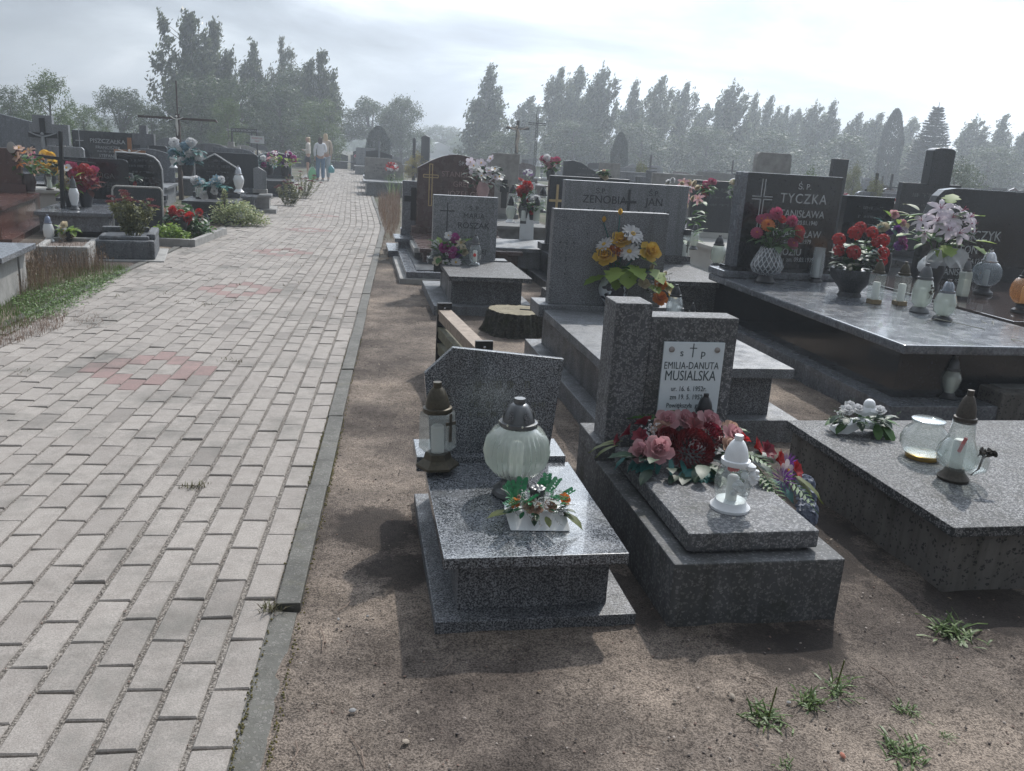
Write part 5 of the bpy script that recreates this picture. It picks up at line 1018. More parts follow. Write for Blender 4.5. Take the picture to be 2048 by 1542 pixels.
bl(t,'gyp',F_W,-.05,-.08,.1,.04); foliage(t,G_L,'oval',rleaves(30,.16,.07,.0,.24,.09,.14,-.3,1.0,(-.04,0))); foliage(t,G_D,'oval',rleaves(22,.16,.07,-.02,.12,.09,.12,-.3,.5,(-.04,0))); foliage(t,G_Y,'oval',[(-.12,-.02,.15,D(120),1.2,.14),(-.14,-.02,.12,D(200),.6,.12),(.1,0,.2,D(20),.8,.12)])
# ---- generic mid distance bouquets (vase + flowers + leaves)
def mid(label,px,py,Y,s_,cols_,vase=None,nfl=9,kinds=('carn','rose'),spread=.16,h=.30,gl=G_L,cat='bouquet',z=None):
    p=atY(px,py,Y) if Y else at(px,py,z); t=thing('flower_vase',label,cat,(p.x,p.y,p.z if z is None else z),0)
    put('vase',MB().lathe([(.05*s_,0),(.05*s_,.02*s_),(.07*s_,.10*s_),(.05*s_,.18*s_)],16),vase or BKd,t)
    for i in range(nfl):
        a=random.uniform(0,2*PI); r=spread*s_*math.sqrt(random.random()); bl(t,kinds[i%len(kinds)],cols_[i%len(cols_)],r*math.cos(a),r*.5*math.sin(a)-.03,(h+random.uniform(-.10,.13))*s_,random.uniform(.045,.065)*s_,random.uniform(-2.4,-.7),random.uniform(.2,1.1))
    foliage(t,gl,'oval',rleaves(44,spread*.9*s_,spread*.5*s_,.14*s_,(h+.04)*s_,.09*s_,.14*s_,-.3,.9)); return t
random.seed(55)
mid('white orchids with pink lips in a small pink pot before the brown arched gravestone',965,398,11.6,1.25,[F_W,F_L],plain('pink_pot',(.45,.3,.3),.5),16,('orchid',),.2,.30,G_D)
mid('white and pink leafy bunch at the right end of the wide grey double headstone',1350,512,None,1.35,[F_W,F_P,F_CR],DGM,24,('bud','lily','bud'),.20,.50,G_L,z=.42)
mid('red gladiolus bunch left of the leaning white name board',1046,436,10.7,1.0,[F_R],None,10,('glad','carn'),.07,.34,G_L)
mid('red hibiscus bunch below the leaning white name board',1066,440,10.65,.9,[F_R,F_W],None,6,('glad','rose'),.10,.18,G_L)
mid('pink bouquet with a white candle tip standing on the gold cross stone',1100,360,14.5,1.1,[F_P,F_HP,F_W],None,8,('carn',),.14,.2,G_L)
mid('orange and pink lilies in a brown clay urn on the red brown ledge',60,383,None,1.45,[F_PE,F_PE,F_O],plain('brown_urn',(.05,.03,.028),.25,coat=.4),9,('lily','orchid'),.17,.30,G_L,z=.48)
mid('yellow chrysanthemums behind the squat lantern at far left',102,374,None,1.45,[F_Y],None,9,('mum','carn'),.15,.24,G_D,z=.45)
mid('red begonia blooms in a dark round pot on the table like slab',173,414,None,1.5,[F_R,F_HP],plain('navy_pot',(.02,.022,.03),.4),18,('gera','carn'),.14,.26,leafm('leaf_reddish',(.25,.05,.04),(.08,.03,.02)),z=.34)
mid('white hydrangea and yellow fruit bunch left of the red begonia',143,414,None,1.3,[F_W,F_CR],None,8,('orchid','gera'),.08,.30,G_Y,z=.34)
mid('trailing red silk flowers leaning on the black twin headstone',258,362,13.6,1.2,[F_R,F_O],None,8,('glad',),.13,.05,G_D,z=.58)
mid('white lilac and pale blue bouquet right of the tall wooden crucifix',376,352,13.4,1.35,[F_W,F_W,F_B],None,16,('gera','carn'),.16,.26,G_T)
mid('red chrysanthemums spread behind the green bush beside the teal lantern',362,402,11.9,1.15,[F_R,F_R,F_PE],None,14,('mum','carn'),.27,.14,G_D,z=.14)
mid('pale blue and white silk bouquet before the gable topped headstone',425,398,12.9,1.2,[F_B,F_W],None,12,('lily','carn'),.2,.14,G_T)
mid('pink and white silk bouquet left of the purple one near the path',540,350,18.5,1.2,[F_P,F_W,F_M],None,9,('lily','carn'),.16,.26,G_T)
mid('purple and white silk bouquet with lime leaves close to the path',570,352,18.0,1.35,[F_V,F_W,F_M,F_L],None,12,('carn','lily'),.2,.24,G_Y)
mid('white roses laid on the narrow grave front of the concrete frame',138,484,None,.8,[F_W,F_CR],None,10,('daisy','rose'),.12,.14,G_Y,z=.18)
mid('pale roses standing on top of the double grey headstone',1205,362,9.6,.6,[F_CR,F_PE],None,3,('rose',),.05,.12,G_L)
mid('pink silk flower clump right of the double grey headstone',1412,402,12.0,.9,[F_HP,F_R],None,5,('carn',),.09,.2,G_L)
mid('white and grey flower tower left of the tall black headstone',1470,415,11.5,1.0,[F_W,F_CR],None,9,('carn',),.10,.28,G_L)
# small bouquets and lanterns over the field
SM=[]
for i,(c1,c2) in enumerate(((F_R,F_W),(F_Y,F_O),(F_W,F_CR),(F_P,F_HP),(F_V,F_W))):
    random.seed(200+i); f=MB()
    for k in range(40): 
        a=random.uniform(0,6.28); e=random.uniform(.0,1.5); c_=Matrix.Translation((.15*math.cos(a)*math.cos(e),.15*math.sin(a)*math.cos(e),.2+.13*math.sin(e)))@Matrix.Rotation(a,4,'Z')
        f.petal(.08,.08,.2,.2,.5,M=c_@Matrix.Rotation(-1.0,4,'Y'),mi=k%2,nu=2); f.petal(.08,.08,.2,.2,.5,M=c_@Matrix.Rotation(-2.0,4,'Y'),mi=k%2,nu=2)
    g_=MB(); lf=leafmesh('oval')
    for (x,y,z,az,el,s_) in rleaves(18,.12,.12,.08,.22,.09,.13,-.3,.8): lf(g_,Matrix.Translation((x,y,z))@Matrix.Rotation(az,4,'Z')@Matrix.Rotation(-el,4,'Y')@Matrix.Scale(s_,4))
    SM.append((f.mesh('flowers',[c1,c2]),g_.mesh('leaves',G_L),MB().lathe([(.05,0),(.06,.1),(.04,.12)],10).mesh('pot',BKd)))
cn=['red and white','yellow and orange','white','pink','purple and white']
LG=[]
rng=random.Random(77)
def onw(t,x,y): a=t.rotation_euler.z; return Vector((t.location.x+x*math.cos(a)-y*math.sin(a),t.location.y+x*math.sin(a)+y*math.cos(a),0))
for (t_,desc,k,r,side) in FIELD:
    desc=desc.replace(" gravestone","").replace("soft cornered","rounded").replace("one shouldered","shouldered"); where=f"{desc} stone, {ORD[k]} from path, {side} field, {ORD[r]} row"
    if rng.random()<.75:
        i=rng.randrange(5); p=onw(t_,rng.uniform(-.3,.3),rng.uniform(-.6,-.25)); t=thing('small_bouquet',f"{cn[i]} bouquet, "+where,'bouquet',(p.x,p.y,.41),rng.uniform(0,6),'bouquets in the far field')
        for nm,me in zip(('flowers','leaves','pot'),SM[i]): ob(nm,me,t,scale=rng.uniform(1.0,1.5) if nm=='flowers' else 1)
    if rng.random()<.6:
        p=onw(t_,rng.uniform(-.35,.35),rng.uniform(-1.1,-.5)); lantern('waist',"white lantern, "+where,(p.x,p.y,.41),.32,GM,rng.choice([SIL,BKP,WHP]),WHP,1.2,group='lanterns in the far field')
    if rng.random()<.14:
        p=onw(t_,0,.2); tt=thing('metal_cross',"slim cross behind the "+where,'cross',(p.x,p.y,0),t_.rotation_euler.z,'crosses in the far field')
        hh=rng.uniform(1.3,1.7); put('cross',MB().box(-.03,.03,-.02,.02,0,hh).box(-.25,.25,-.018,.018,hh*.72,hh*.72+.05),rng.choice([BLK,DGM,CONd]),tt)
# ================================================================ TREES
def treemesh(kind,seed,nleaf=9000):
    rg=random.Random(seed); mb=MB(); V=[];F_=[]; tr=MB()
    def leaf(p,d,l,w):
        d=d.normalized(); n=Vector((rg.uniform(-1,1),rg.uniform(-1,1),rg.uniform(-1,1))); s_=d.cross(n).normalized()*w*.5; o=len(V)
        V.extend([tuple(p-d*l*.5),tuple(p+s_),tuple(p+d*l*.5),tuple(p-s_)]); F_.append((o,o+1,o+2,o+3))
    Hh=10.0
    if kind in('birch','poplar','billow'):
        tr.tube([(0,0,-.3),(.1,0,3),(.0,.1,6),(.3,0,8.6)],[.16,.12,.08,.03],8)
        ncl=270
        sp_={'birch':1.15,'poplar':.75,'billow':1.35}[kind]
        LD=[(0,0,1.0)]+[(rg.uniform(.45,1.0)*sp_*math.cos(q*1.5+seed),rg.uniform(.45,1.0)*sp_*math.sin(q*1.5+seed),rg.uniform(.62,.93)) for q in range(4)]
        for i in range(ncl):
            lx,ly,lh=LD[rg.choice([0,0,1,2,3,4])]; t=rg.random()**1.1; z=.6+9.1*t*lh; a=rg.uniform(0,2*PI)
            env=(1.12 if kind!='poplar' else .85)*((1-t)**.62)*min(1,.5+t*2.0)*(1+.5*noise.noise(Vector((z*.9,a,seed))))+.07
            rr=env*math.sqrt(rg.random())*rg.uniform(.7,1.35); w_=min(1,.45+.8*t); c_=Vector((lx*w_+rr*math.cos(a)+.18*t*t,ly*w_+rr*math.sin(a),z)); ax=Vector((math.cos(a)*.45+.15,math.sin(a)*.45,1.0)).normalized()
            if i%3==0: tr.tube([(0.05,0,max(.6,z-1.2)),tuple(c_*.6+Vector((0,0,z*.35))),tuple(c_)],[.035,.02,.008],4)
            n_=int(nleaf/ncl*rg.uniform(.5,1.5)); ln=rg.uniform(.3,.7)*(1-.45*t); gs=.17*(1-.5*t)
            for k in range(n_):
                u=rg.gauss(0,1); p=c_+ax*u*ln*.75+Vector((rg.gauss(0,gs),rg.gauss(0,gs),rg.gauss(0,.16)))
                leaf(p,Vector((.30+rg.gauss(0,.45),rg.gauss(0,.4),.95+rg.gauss(0,.45))),rg.uniform(.22,.42),rg.uniform(.09,.15))
    elif kind=='round':
        tr.tube([(0,0,-.3),(.1,0,2.5),(.0,.1,5.5)],[.35,.28,.12],8)
        cl=[]
        for i in range(60):
            a=rg.uniform(0,2*PI); e=math.asin(rg.uniform(-.55,1)); q=rg.uniform(.6,1.0); cl.append((Vector((3.3*q*math.cos(a)*math.cos(e),3.3*q*math.sin(a)*math.cos(e),5.2+4.2*q*math.sin(e))),rg.uniform(.6,1.25)))
        for i,(c_,s_) in enumerate(cl):
            if i%4==0: tr.tube([(0,0,3.2),tuple(c_*.55+Vector((0,0,1.6))),tuple(c_)],[.12,.07,.02],5)
            for k in range(int(nleaf/60*s_)):
                d=Vector((rg.gauss(0,1),rg.gauss(0,1),rg.gauss(0,.8))).normalized()*s_*rg.uniform(.55,1.08); leaf(c_+d,Vector((rg.gauss(0,1),rg.gauss(0,1),rg.gauss(0,.6))),rg.uniform(.16,.30),rg.uniform(.10,.18))
    elif kind=='bushy':
        tr.tube([(0,0,-.3),(.1,0,3),(.0,.1,7)],[.25,.18,.08],8)
        for i in range(90):
            t=rg.random(); z=.8+8.6*t; env=2.9*math.sqrt(max(0,1-((t-.35)/.72)**2)) ; a=rg.uniform(0,2*PI); rr=env*math.sqrt(rg.random()); c_=Vector((rr*math.cos(a),rr*math.sin(a),z)); ln=rg.uniform(.35,.8)
            if i%5==0: tr.tube([(0,0,max(.5,z-2)),tuple(c_)],[.06,.015],5)
            for k in range(int(nleaf/90)): leaf(c_+Vector((rg.gauss(0,ln*.6),rg.gauss(0,ln*.6),rg.gauss(0,ln*.75))),Vector((rg.gauss(.4,1),rg.gauss(0,1),rg.gauss(.5,.9))),rg.uniform(.16,.32),rg.uniform(.08,.15))
    elif kind=='spruce':
        tr.tube([(0,0,-.3),(0,0,5),(0,0,10)],[.2,.12,.02],8)
        for L_ in range(34):
            z=.6+9.0*L_/34; rm=2.7*(1-(z/10.1))**.9+.12; nb=int(12+rm*6)
            for k in range(nb):
                a=rg.uniform(0,2*PI); r1=rm*rg.uniform(.75,1.15)
                if L_%3==0 and k%3==0: tr.tube([(0,0,z+.2),(r1*.9*math.cos(a),r1*.9*math.sin(a),z-.1)],[.03,.008],4)
                for q in range(int(10+r1*16)):
                    t=rg.random()**.7; sp=rg.gauss(0,.10*r1+.03); p=Vector(((r1*t)*math.cos(a)-sp*math.sin(a),(r1*t)*math.sin(a)+sp*math.cos(a),z-.22*t*r1*.5+.16*t*t*r1+rg.gauss(0,.05)))
                    leaf(p,Vector((math.cos(a)+rg.gauss(0,.4),math.sin(a)+rg.gauss(0,.4),.25)),rg.uniform(.24,.42),rg.uniform(.07,.13))
    elif kind=='thuja':
        tr.tube([(0,0,-.3),(0,0,5),(0,0,9.4)],[.2,.12,.02],8)
        for i in range(nleaf):
            t=rg.random(); z=.1+9.8*t; env=1.35*min(1,(1-t)**.5*1.7)*(.85+.15*min(1,t*6)); a=rg.uniform(0,2*PI); rr=env*rg.uniform(.78,1.03)*(1+.08*math.sin(5*a+z*1.7)); leaf(Vector((rr*math.cos(a),rr*math.sin(a),z)),Vector((math.cos(a)*.3,math.sin(a)*.3,1+rg.gauss(0,.3))),rg.uniform(.22,.42),rg.uniform(.07,.14))
    mb.add(V,F_,0,False); return mb,tr
paleb=leafm('pale_birch_row_leaf',(.28,.31,.21),(.06,.08,.045),.4,.35); birchl=leafm('birch_leaf',(.22,.26,.17),(.03,.045,.025),.4,.35); billl=leafm('windblown_leaf',(.16,.19,.10),(.03,.045,.02),.35,.35); darkl=leafm('deciduous_leaf',(.10,.15,.055),(.03,.05,.02),.3); lightl=leafm('light_tree_leaf',(.13,.19,.055),(.06,.10,.03),.35); needl=leafm('conifer_leaf',(.035,.06,.04),(.015,.028,.018),.1); yell=leafm('golden_shrub_leaf',(.20,.21,.07),(.10,.11,.04),.3)
bark=plain('tree_bark',(.10,.09,.08),.9,var=.3,sc=3); wbark=plain('birch_bark',(.32,.31,.30),.8,var=.5,sc=4)
TP={}
def tproto(kind,seed,m,bk,n=9000):
    if seed>=85: n=17000
    k=(kind,seed,m.name)
    if k not in TP: a,b=treemesh(kind,seed,n); TP[k]=(a.mesh('crown',m),b.mesh('trunk',bk))
    return TP[k]
UW=dict(billow=4.4,birch=4.2,poplar=3.0,round=7.6,bushy=6.4,spruce=5.2,thuja=2.7)
def tree(kind,seed,m,x,top,Y,wpx,label,bk=None,group=None,name='tree',n=9000,cat='tree',rot=None):
    cr_,tk=tproto(kind,seed,m,bk or bark,n); p=atY(x,top,Y); w=(atY(x+wpx/2,top,Y)-atY(x-wpx/2,top,Y)).length
    t=thing(name,label,cat,(p.x,p.y,-.05),0 if rot is None else rot,group); hz=p.z/10.0; sx=w/UW[kind]
    ob('crown',cr_,t,scale=(sx,sx,hz)); ob('trunk',tk,t,scale=(sx,sx,hz)); return t
WIND='wind combed birches behind the right hand graves'
RT_=[(975,130,68,95,'separate windblown birch standing first in the row, just right of the gap in the trees'),(1058,193,78,80,'short windblown birch behind the lattice iron cross'),(1118,133,72,70,'slim pointed birch, left one of the three tallest in the row'),(1157,130,74,66,'slim pointed birch in the middle of the three tallest in the row'),(1203,124,70,84,'tallest birch of the right hand row above the double grey headstone'),(1266,162,76,72,'pale ragged birch just right of the tallest three'),(1322,153,72,80,'dark pointed birch left of the notch above the square lantern'),(1370,163,76,66,'narrow pointed birch above the ribbed lantern'),(1412,205,80,56,'small low birch in the dip between taller crowns'),(1462,158,72,92,'broad pointed birch rising just left of the tall black headstone'),(1508,187,76,56,'slim birch directly above the raised grey frame stone'),(1540,192,78,58,'slim birch a little right of the raised grey frame stone'),(1572,210,80,44,'tiny pointed birch, left one of a small pair'),(1596,216,80,44,'tiny pointed birch, right one of a small pair'),(1628,199,75,74,'rounded pale birch above the clipped hedge'),(1662,203,74,70,'pointed birch right of the rounded pale one'),(1716,226,77,64,'ragged birch with blown top above the pink bouquet'),(1757,224,75,66,'ragged birch close left of the dark column conifer'),(1826,232,80,60,'birch seen between the column conifer and the spruce'),(1948,228,74,74,'windblown birch right of the spruce'),(2003,230,73,80,'round headed windblown birch near the right edge'),(2046,262,70,70,'low birch cut by the right edge')]
for i,(x,tp_,Y,w,lab) in enumerate(RT_): tree(['birch','billow','birch','poplar','birch'][i%5],31+i%5,[birchl,paleb][i%4==2],x,tp_,Y,w*1.45,lab,wbark,WIND,'birch_tree',rot=random.uniform(-.4,.4))
tree('thuja',3,needl,1795,215,62,44,'dark narrow columnar conifer left of the spruce',name='conifer_tree',rot=.1)
tree('spruce',4,needl,1880,202,60,125,'pointed dark spruce with layered branches at the upper right',name='spruce_tree')
tree('thuja',3,needl,1243,262,48,34,'slim dark conifer standing behind the pale framed monument',name='conifer_tree',rot=1.0)
tree('thuja',3,needl,757,250,52,48,'rounded dark conifer column right of the end of the path',name='conifer_tree',rot=2.0)
for i,(x,tp_,Y,w,lab) in enumerate([(1010,262,60,120,'low dark shrubbery behind the orchids grave'),(1150,240,66,150,'low dark undergrowth beneath the three tallest birches'),(1290,245,66,150,'low dark undergrowth above the double grey headstone'),(1420,255,66,150,'low dark undergrowth left of the tall black headstone'),(1550,262,66,150,'low dark undergrowth behind the raised grey frame stone'),(1690,270,66,150,'low dark undergrowth above the geranium bowl'),(1840,285,64,140,'low dark undergrowth between column conifer and spruce'),(1985,292,62,150,'low dark undergrowth at the right edge')]): tree('bushy',52,darkl,x,tp_,Y,w,lab,None,'undergrowth below the birches','undergrowth_bush',cat='bush',rot=i*.9)
tree('round',61,darkl,1930,312,30,110,'round dull green shrub half behind the rounded pillar stone',name='round_shrub',cat='shrub')
tree('bushy',62,yell,1714,322,26,42,'small pointed pale shrub right of the clipped hedge',name='small_shrub',cat='shrub')
tree('bushy',62,yell,1757,350,20,44,'pale feathery shrub before the column conifer',name='small_shrub',cat='shrub',rot=1.5)
tree('bushy',62,yell,1286,318,24,40,'bright yellow green bush above the double grey headstone',name='small_shrub',cat='shrub',rot=2.5)
tree('round',61,lightl,1627,326,16,66,'clipped rounded golden green hedge ball behind the tall black headstone',name='clipped_shrub',cat='shrub',rot=.6)
# left side trees
tree('billow',71,billl,372,14,52,165,'tallest tree of the scene, a windswept birch above the wooden crucifix',wbark,None,'birch_tree',14000)
tree('billow',72,billl,422,42,54,130,'slightly lower birch crown joined to the right of the tallest one',wbark,None,'birch_tree',14000)
tree('billow',73,billl,505,78,60,120,'thin topped birch between the tall left pair and the airy birch',wbark,None,'birch_tree',9000); tree('billow',74,leafm('pale_birch_leaf',(.22,.23,.17),(.10,.12,.07),.4),562,68,62,95,'airy pale birch with bare looking top, second from the right in the left group',wbark,None,'birch_tree',6000,rot=.5); tree('billow',75,billl,637,96,58,135,'wide ragged birch nearest the path above the three women',wbark,None,'birch_tree',12000)
tree('bushy',85,darkl,408,92,56,140,'dense grey green crown between the two tallest birches',rot=.4); tree('bushy',86,darkl,600,135,60,150,'dense bushy crown behind the wide ragged birch',rot=1.4); tree('bushy',81,darkl,480,150,50,150,'dark bushy tree filling the space below the thin topped birch'); tree('bushy',82,darkl,560,165,52,150,'dark bushy tree below the airy birch',rot=.8); tree('bushy',81,lightl,638,190,50,110,'lighter green bushy tree behind the three women',rot=2); tree('bushy',82,lightl,455,195,40,80,'light green young tree left of the notice strip',rot=1.2); tree('bushy',81,darkl,395,140,48,140,'dense dark crown beneath the tallest birch',rot=2.4)
tree('round',87,darkl,742,190,75,150,'big round dark tree right of the end of the path'); tree('bushy',88,darkl,805,192,72,105,'dark upright tree joined to the big round one',rot=2.2)
tree('round',83,darkl,882,244,140,105,'distant round tree in the gap of the skyline',rot=1.1); tree('round',83,lightl,835,262,120,80,'distant low tree left of the small white house',rot=2.1); tree('round',83,lightl,925,270,130,60,'distant low tree right of the stout pillar',rot=3)
tree('bushy',81,darkl,15,165,38,100,'dark leafy tree cut by the left edge',rot=.3); tree('bushy',82,lightl,95,142,34,110,'light green tree rising above the stepped cross stone',rot=1.9); tree('round',83,darkl,235,160,52,120,'rounded dull green tree between the left edge trees and the tallest birch',rot=.2); tree('bushy',81,lightl,165,205,40,100,'loose light green bush above the white lettered black headstone',rot=1.4); tree('bushy',82,darkl,300,205,46,90,'dark bush left of the wooden crucifix shaft',rot=.2); tree('bushy',81,darkl,45,200,44,120,'dark bush behind the pale panel stone',rot=2.7)
tree('round',61,leafm('yellow_field',(.35,.30,.06),(.25,.2,.04)),838,300,34,60,'bright yellow flowering shrub above the left shoulder of the brown arched gravestone',name='yellow_shrub',cat='shrub')
p=atY(878,290,130); t=thing('white_house','small distant white walled house in the gap between the trees','house',(p.x,p.y,0),.3); put('wall',MB().box(-3,3,0,4,0,p.z-.9),WHP,t); put('roof',MB().prism([(-3.4,p.z-.9),(3.4,p.z-.9),(0,p.z+.4)],-.3,4.3),OFFW,t); put('window',MB().box(-1.6,-.8,-.03,-.001,.8,1.6),BKd,t)
# distant wood closing the horizon
wd=MB(); rg=random.Random(9); V=[];F_=[]
for i in range(26000):
    x=rg.uniform(-145,145); y=rg.uniform(150,300); hgt=rg.uniform(0,1)**1.2*(3.2+1.6*noise.noise(Vector((x*.07,y*.02,2)))); l=rg.uniform(.5,1.1); o=len(V); d=Vector((rg.gauss(0,1),rg.gauss(0,1),rg.gauss(0,1))).normalized()*l; s_=d.cross(Vector((rg.gauss(0,1),rg.gauss(0,1),rg.gauss(0,1)))).normalized()*l*.5; p=Vector((x,y,hgt)); V+= [tuple(p-d),tuple(p+s_),tuple(p+d),tuple(p-s_)]; F_.append((o,o+1,o+2,o+3))
wd.add(V,F_); tag(put('distant_wood',wd,darkl),'far belt of trees closing the horizon','wood',kind='stuff')
# ================================================================ LOW PLANTS
def blades(mb,pts,hmin,hmax,w=.004,mi=0,lean=.4):
    for (x,y,z) in pts:
        a=random.uniform(0,2*PI); h=random.uniform(hmin,hmax); l=h*random.uniform(.1,lean); dx,dy=math.cos(a),math.sin(a); px,py=-dy*w/2,dx*w/2
        mb.add([(x-px,y-py,z),(x+px,y+py,z),(x+dx*l*.35+px*.7,y+dy*l*.35+py*.7,z+h*.6),(x+dx*l*.35-px*.7,y+dy*l*.35-py*.7,z+h*.6),(x+dx*l,y+dy*l,z+h)],[(0,1,2,3),(3,2,4)],mi,False)
def inpoly(px,py,poly):
    c_=False
    for i in range(len(poly)):
        (x1,y1),(x2,y2)=poly[i],poly[i-1]
        if (y1>py)!=(y2>py) and px<(x2-x1)*(py-y1)/(y2-y1)+x1: c_=not c_
    return c_
def region(poly,n):
    P_=[at(x,y,0).xy[:] for x,y in poly]; x0,x1=min(p[0] for p in P_),max(p[0] for p in P_); y0,y1=min(p[1] for p in P_),max(p[1] for p in P_); out=[]
    while len(out)<n:
        x,y=random.uniform(x0,x1),random.uniform(y0,y1)
        if inpoly(x,y,P_): out.append((x,y,-.015))
    return out
grassm=leafm('grass_blade',(.13,.20,.055),(.05,.09,.02),.3); drym=leafm('dry_grass',(.24,.17,.11),(.12,.08,.055),.3); redm=leafm('red_weed',(.22,.15,.10),(.12,.065,.045),.3); cloverm=leafm('ground_cover_leaf',(.14,.24,.055),(.05,.11,.02),.35)
random.seed(91); g=MB(); blades(g,region([(-60,560),(60,530),(200,532),(262,535),(120,622),(40,662),(-60,700)],9000),.02,.085,.004)
tag(put('grass',g,grassm),'green grass on the verge left of the paving','grass',kind='stuff')
g=MB(); lf=leafmesh('oval')
for (x,y,z) in region([(20,600),(170,560),(268,540),(130,632),(60,650)],2600): lf(g,Matrix.Translation((x,y,z+random.uniform(.01,.06)))@Euler((random.uniform(-.4,.4),random.uniform(-.9,.2),random.uniform(0,6.3))).to_matrix().to_4x4()@Matrix.Scale(random.uniform(.015,.03),4))
tag(put('ground_cover',g,cloverm),'small leaved clover carpet along the left edge of the paving','ground cover',kind='stuff')
g=MB(); blades(g,region([(40,545),(80,520),(185,518),(215,540),(120,570),(30,600)],1700),.08,.24,.003,lean=.7); 
for (x,y,z) in region([(40,540),(90,525),(200,530),(225,545),(120,570),(30,600)],200): h=random.uniform(.15,.3); g.tube([(x,y,z),(x+random.uniform(-.06,.06),y,z+h)],.0018,3); [g.petal(.02,.006,.3,.1,M=Matrix.Translation((x+random.uniform(-.04,.04),y,z+h*random.uniform(.7,1)))@Matrix.Rotation(random.uniform(0,6),4,'Z')@Matrix.Rotation(-.8,4,'Y'),nu=2) for _ in range(6)]
tag(put('dry_grass',g,drym),'tall dry seed heads before the concrete grave frame','grass',kind='stuff')
g=MB(); blades(g,region([(-60,650),(40,640),(135,625),(120,660),(20,690),(-60,705)],1700),.02,.08,.003,lean=1.6); blades(g,region([(140,640),(165,615),(230,640),(180,660)],160),.02,.05,.003,lean=1.6)
tag(put('creeping_weeds',g,redm),'reddish creeping weeds spilling on to the paving at the left edge','weeds',kind='stuff')
g=MB(); blades(g,region([(757,400),(800,395),(800,440),(788,480),(770,470),(757,430)],1500),.08,.40,.006,lean=.5); blades(g,region([(758,470),(800,470),(810,540),(770,520)],220),.02,.08,.004,lean=1.2)
tag(put('rusty_weeds',g,redm),'rusty orange dry weeds at the right edge of the paving','weeds',kind='stuff')
g=MB(); blades(g,region([(770,378),(800,372),(806,395),(778,398)],420),.3,.75,.02,lean=.6); tag(put('iris_clump',g,leafm('iris_leaf',(.24,.32,.16),(.12,.18,.07),.4)),'green sword leaved plant right of the path beyond the rusty weeds','plant')
g=MB(); blades(g,region([(1130,760),(1185,770),(1190,850),(1150,800)],240),.03,.14,.006,lean=.8); tag(put('shade_weeds',g,leafm('shade_weed',(.05,.09,.03),(.02,.04,.015))),'dark weeds in the gap between the nearest headstone and the long grey base','weeds',kind='stuff')
g=MB()
for i in range(90):
    c_=random.choice([0,0,1]); v_=random.uniform(5,32); u_=-.078-CW*random.randint(1,21)+random.uniform(-.004,.004)
    for k in range(random.randint(3,12)): q=pw(u_+random.uniform(-.03,.03),v_+random.uniform(-.05,.05)); blades(g,[(q[0],q[1],-.004)],.008,.03,.005,lean=2.0)
for px_c,py_c in ((45,745),(380,975),(400,970),(540,1220),(548,1215),(330,590),(405,610),(465,722),(590,525)):
    for k in range(26): q=at(px_c+random.gauss(0,11),py_c+random.gauss(0,3)); blades(g,[(q.x,q.y,-.003)],.008,.03,.005,lean=2.2)
tag(put('joint_weeds',g,leafm('joint_weed',(.15,.15,.07),(.08,.06,.035))),'tiny weeds growing out of the paving joints','weeds',kind='stuff')
# moss lines by the edging
g=MB()
for i in range(1500):
    v_=random.choice([random.gauss(-.9,.35),random.gauss(1.3,.35),random.uniform(-1.5,4)]); q=pw(random.choice([-.078,-.08,.006,.01])+random.gauss(0,.004),v_); g.lathe([(.001,-.002),(.005,.001),(.003,.006),(.001,.007)],5,M=Matrix.Translation((q[0],q[1],-.002))@Matrix.Scale(random.uniform(.25,.85),4))
tag(put('moss',g,leafm('moss_green',(.20,.16,.04),(.10,.10,.035))),'ochre moss along the edging stones','moss',kind='stuff')
g=MB(); lf=leafmesh('oval')
for i in range(150):
    y=1.5+random.random()*6; x=random.uniform(-1.3,2.6)
    if pinv(x,y)[0]<.05: continue
    lf(g,Matrix.Translation((x,y,-.004))@Euler((random.uniform(-.3,.3),random.uniform(-.3,.2),random.uniform(0,6.3))).to_matrix().to_4x4()@Matrix.Scale(random.uniform(.008,.02),4))
tag(put('leaf_litter',g,leafm('fallen_leaf',(.20,.15,.09),(.07,.05,.035),.1)),'scattered dry fallen leaflets on the sand','leaves',kind='stuff')
# individual weeds on the sand
WD=[(1537,1432,'low spreading grass tuft with one upright stalk, leftmost weed on the sand',.085,60),(1625,1400,'dense leafy tuft left half of the largest weed clump',.075,80),(1672,1375,'broad leaved tuft with a tall spike, right half of the largest weed clump',.085,60),(1812,1418,'small compact rosette below the dark shaded soil',.055,50),(1905,1262,'broad bladed weed in the shade at the foot of the right hand grave',.12,50),(1815,1500,'sprawling tuft near the bottom right with thin runners',.085,70),(1893,1468,'tiny sprig of grass right of the sprawling tuft',.035,24),(1578,1528,'small bright tuft cut by the bottom edge',.045,26)]
for (x,y,lab,r,n_) in WD:
    q=at(x,y); t=thing('weed',lab,'weed',(q.x,q.y,-.012),0,'weeds on the bare sand'); g=MB()
    r*=.82
    for k in range(int(n_*1.5)): g.petal(r*random.uniform(.4,1.0),r*random.uniform(.06,.12),-random.uniform(.3,1.6),.3,1,M=Matrix.Translation((random.gauss(0,r*.35),random.gauss(0,r*.35),0))@Matrix.Rotation(random.uniform(0,6.3),4,'Z')@Matrix.Rotation(-random.uniform(.15,1.3),4,'Y'),nu=3)
    put('leaves',g,grassm,t)
    if 'stalk' in lab or 'spike' in lab: put('stalk',MB().tube([(0,0,0),(.01,0,r*1.5)],.0025,4),G_O,t)
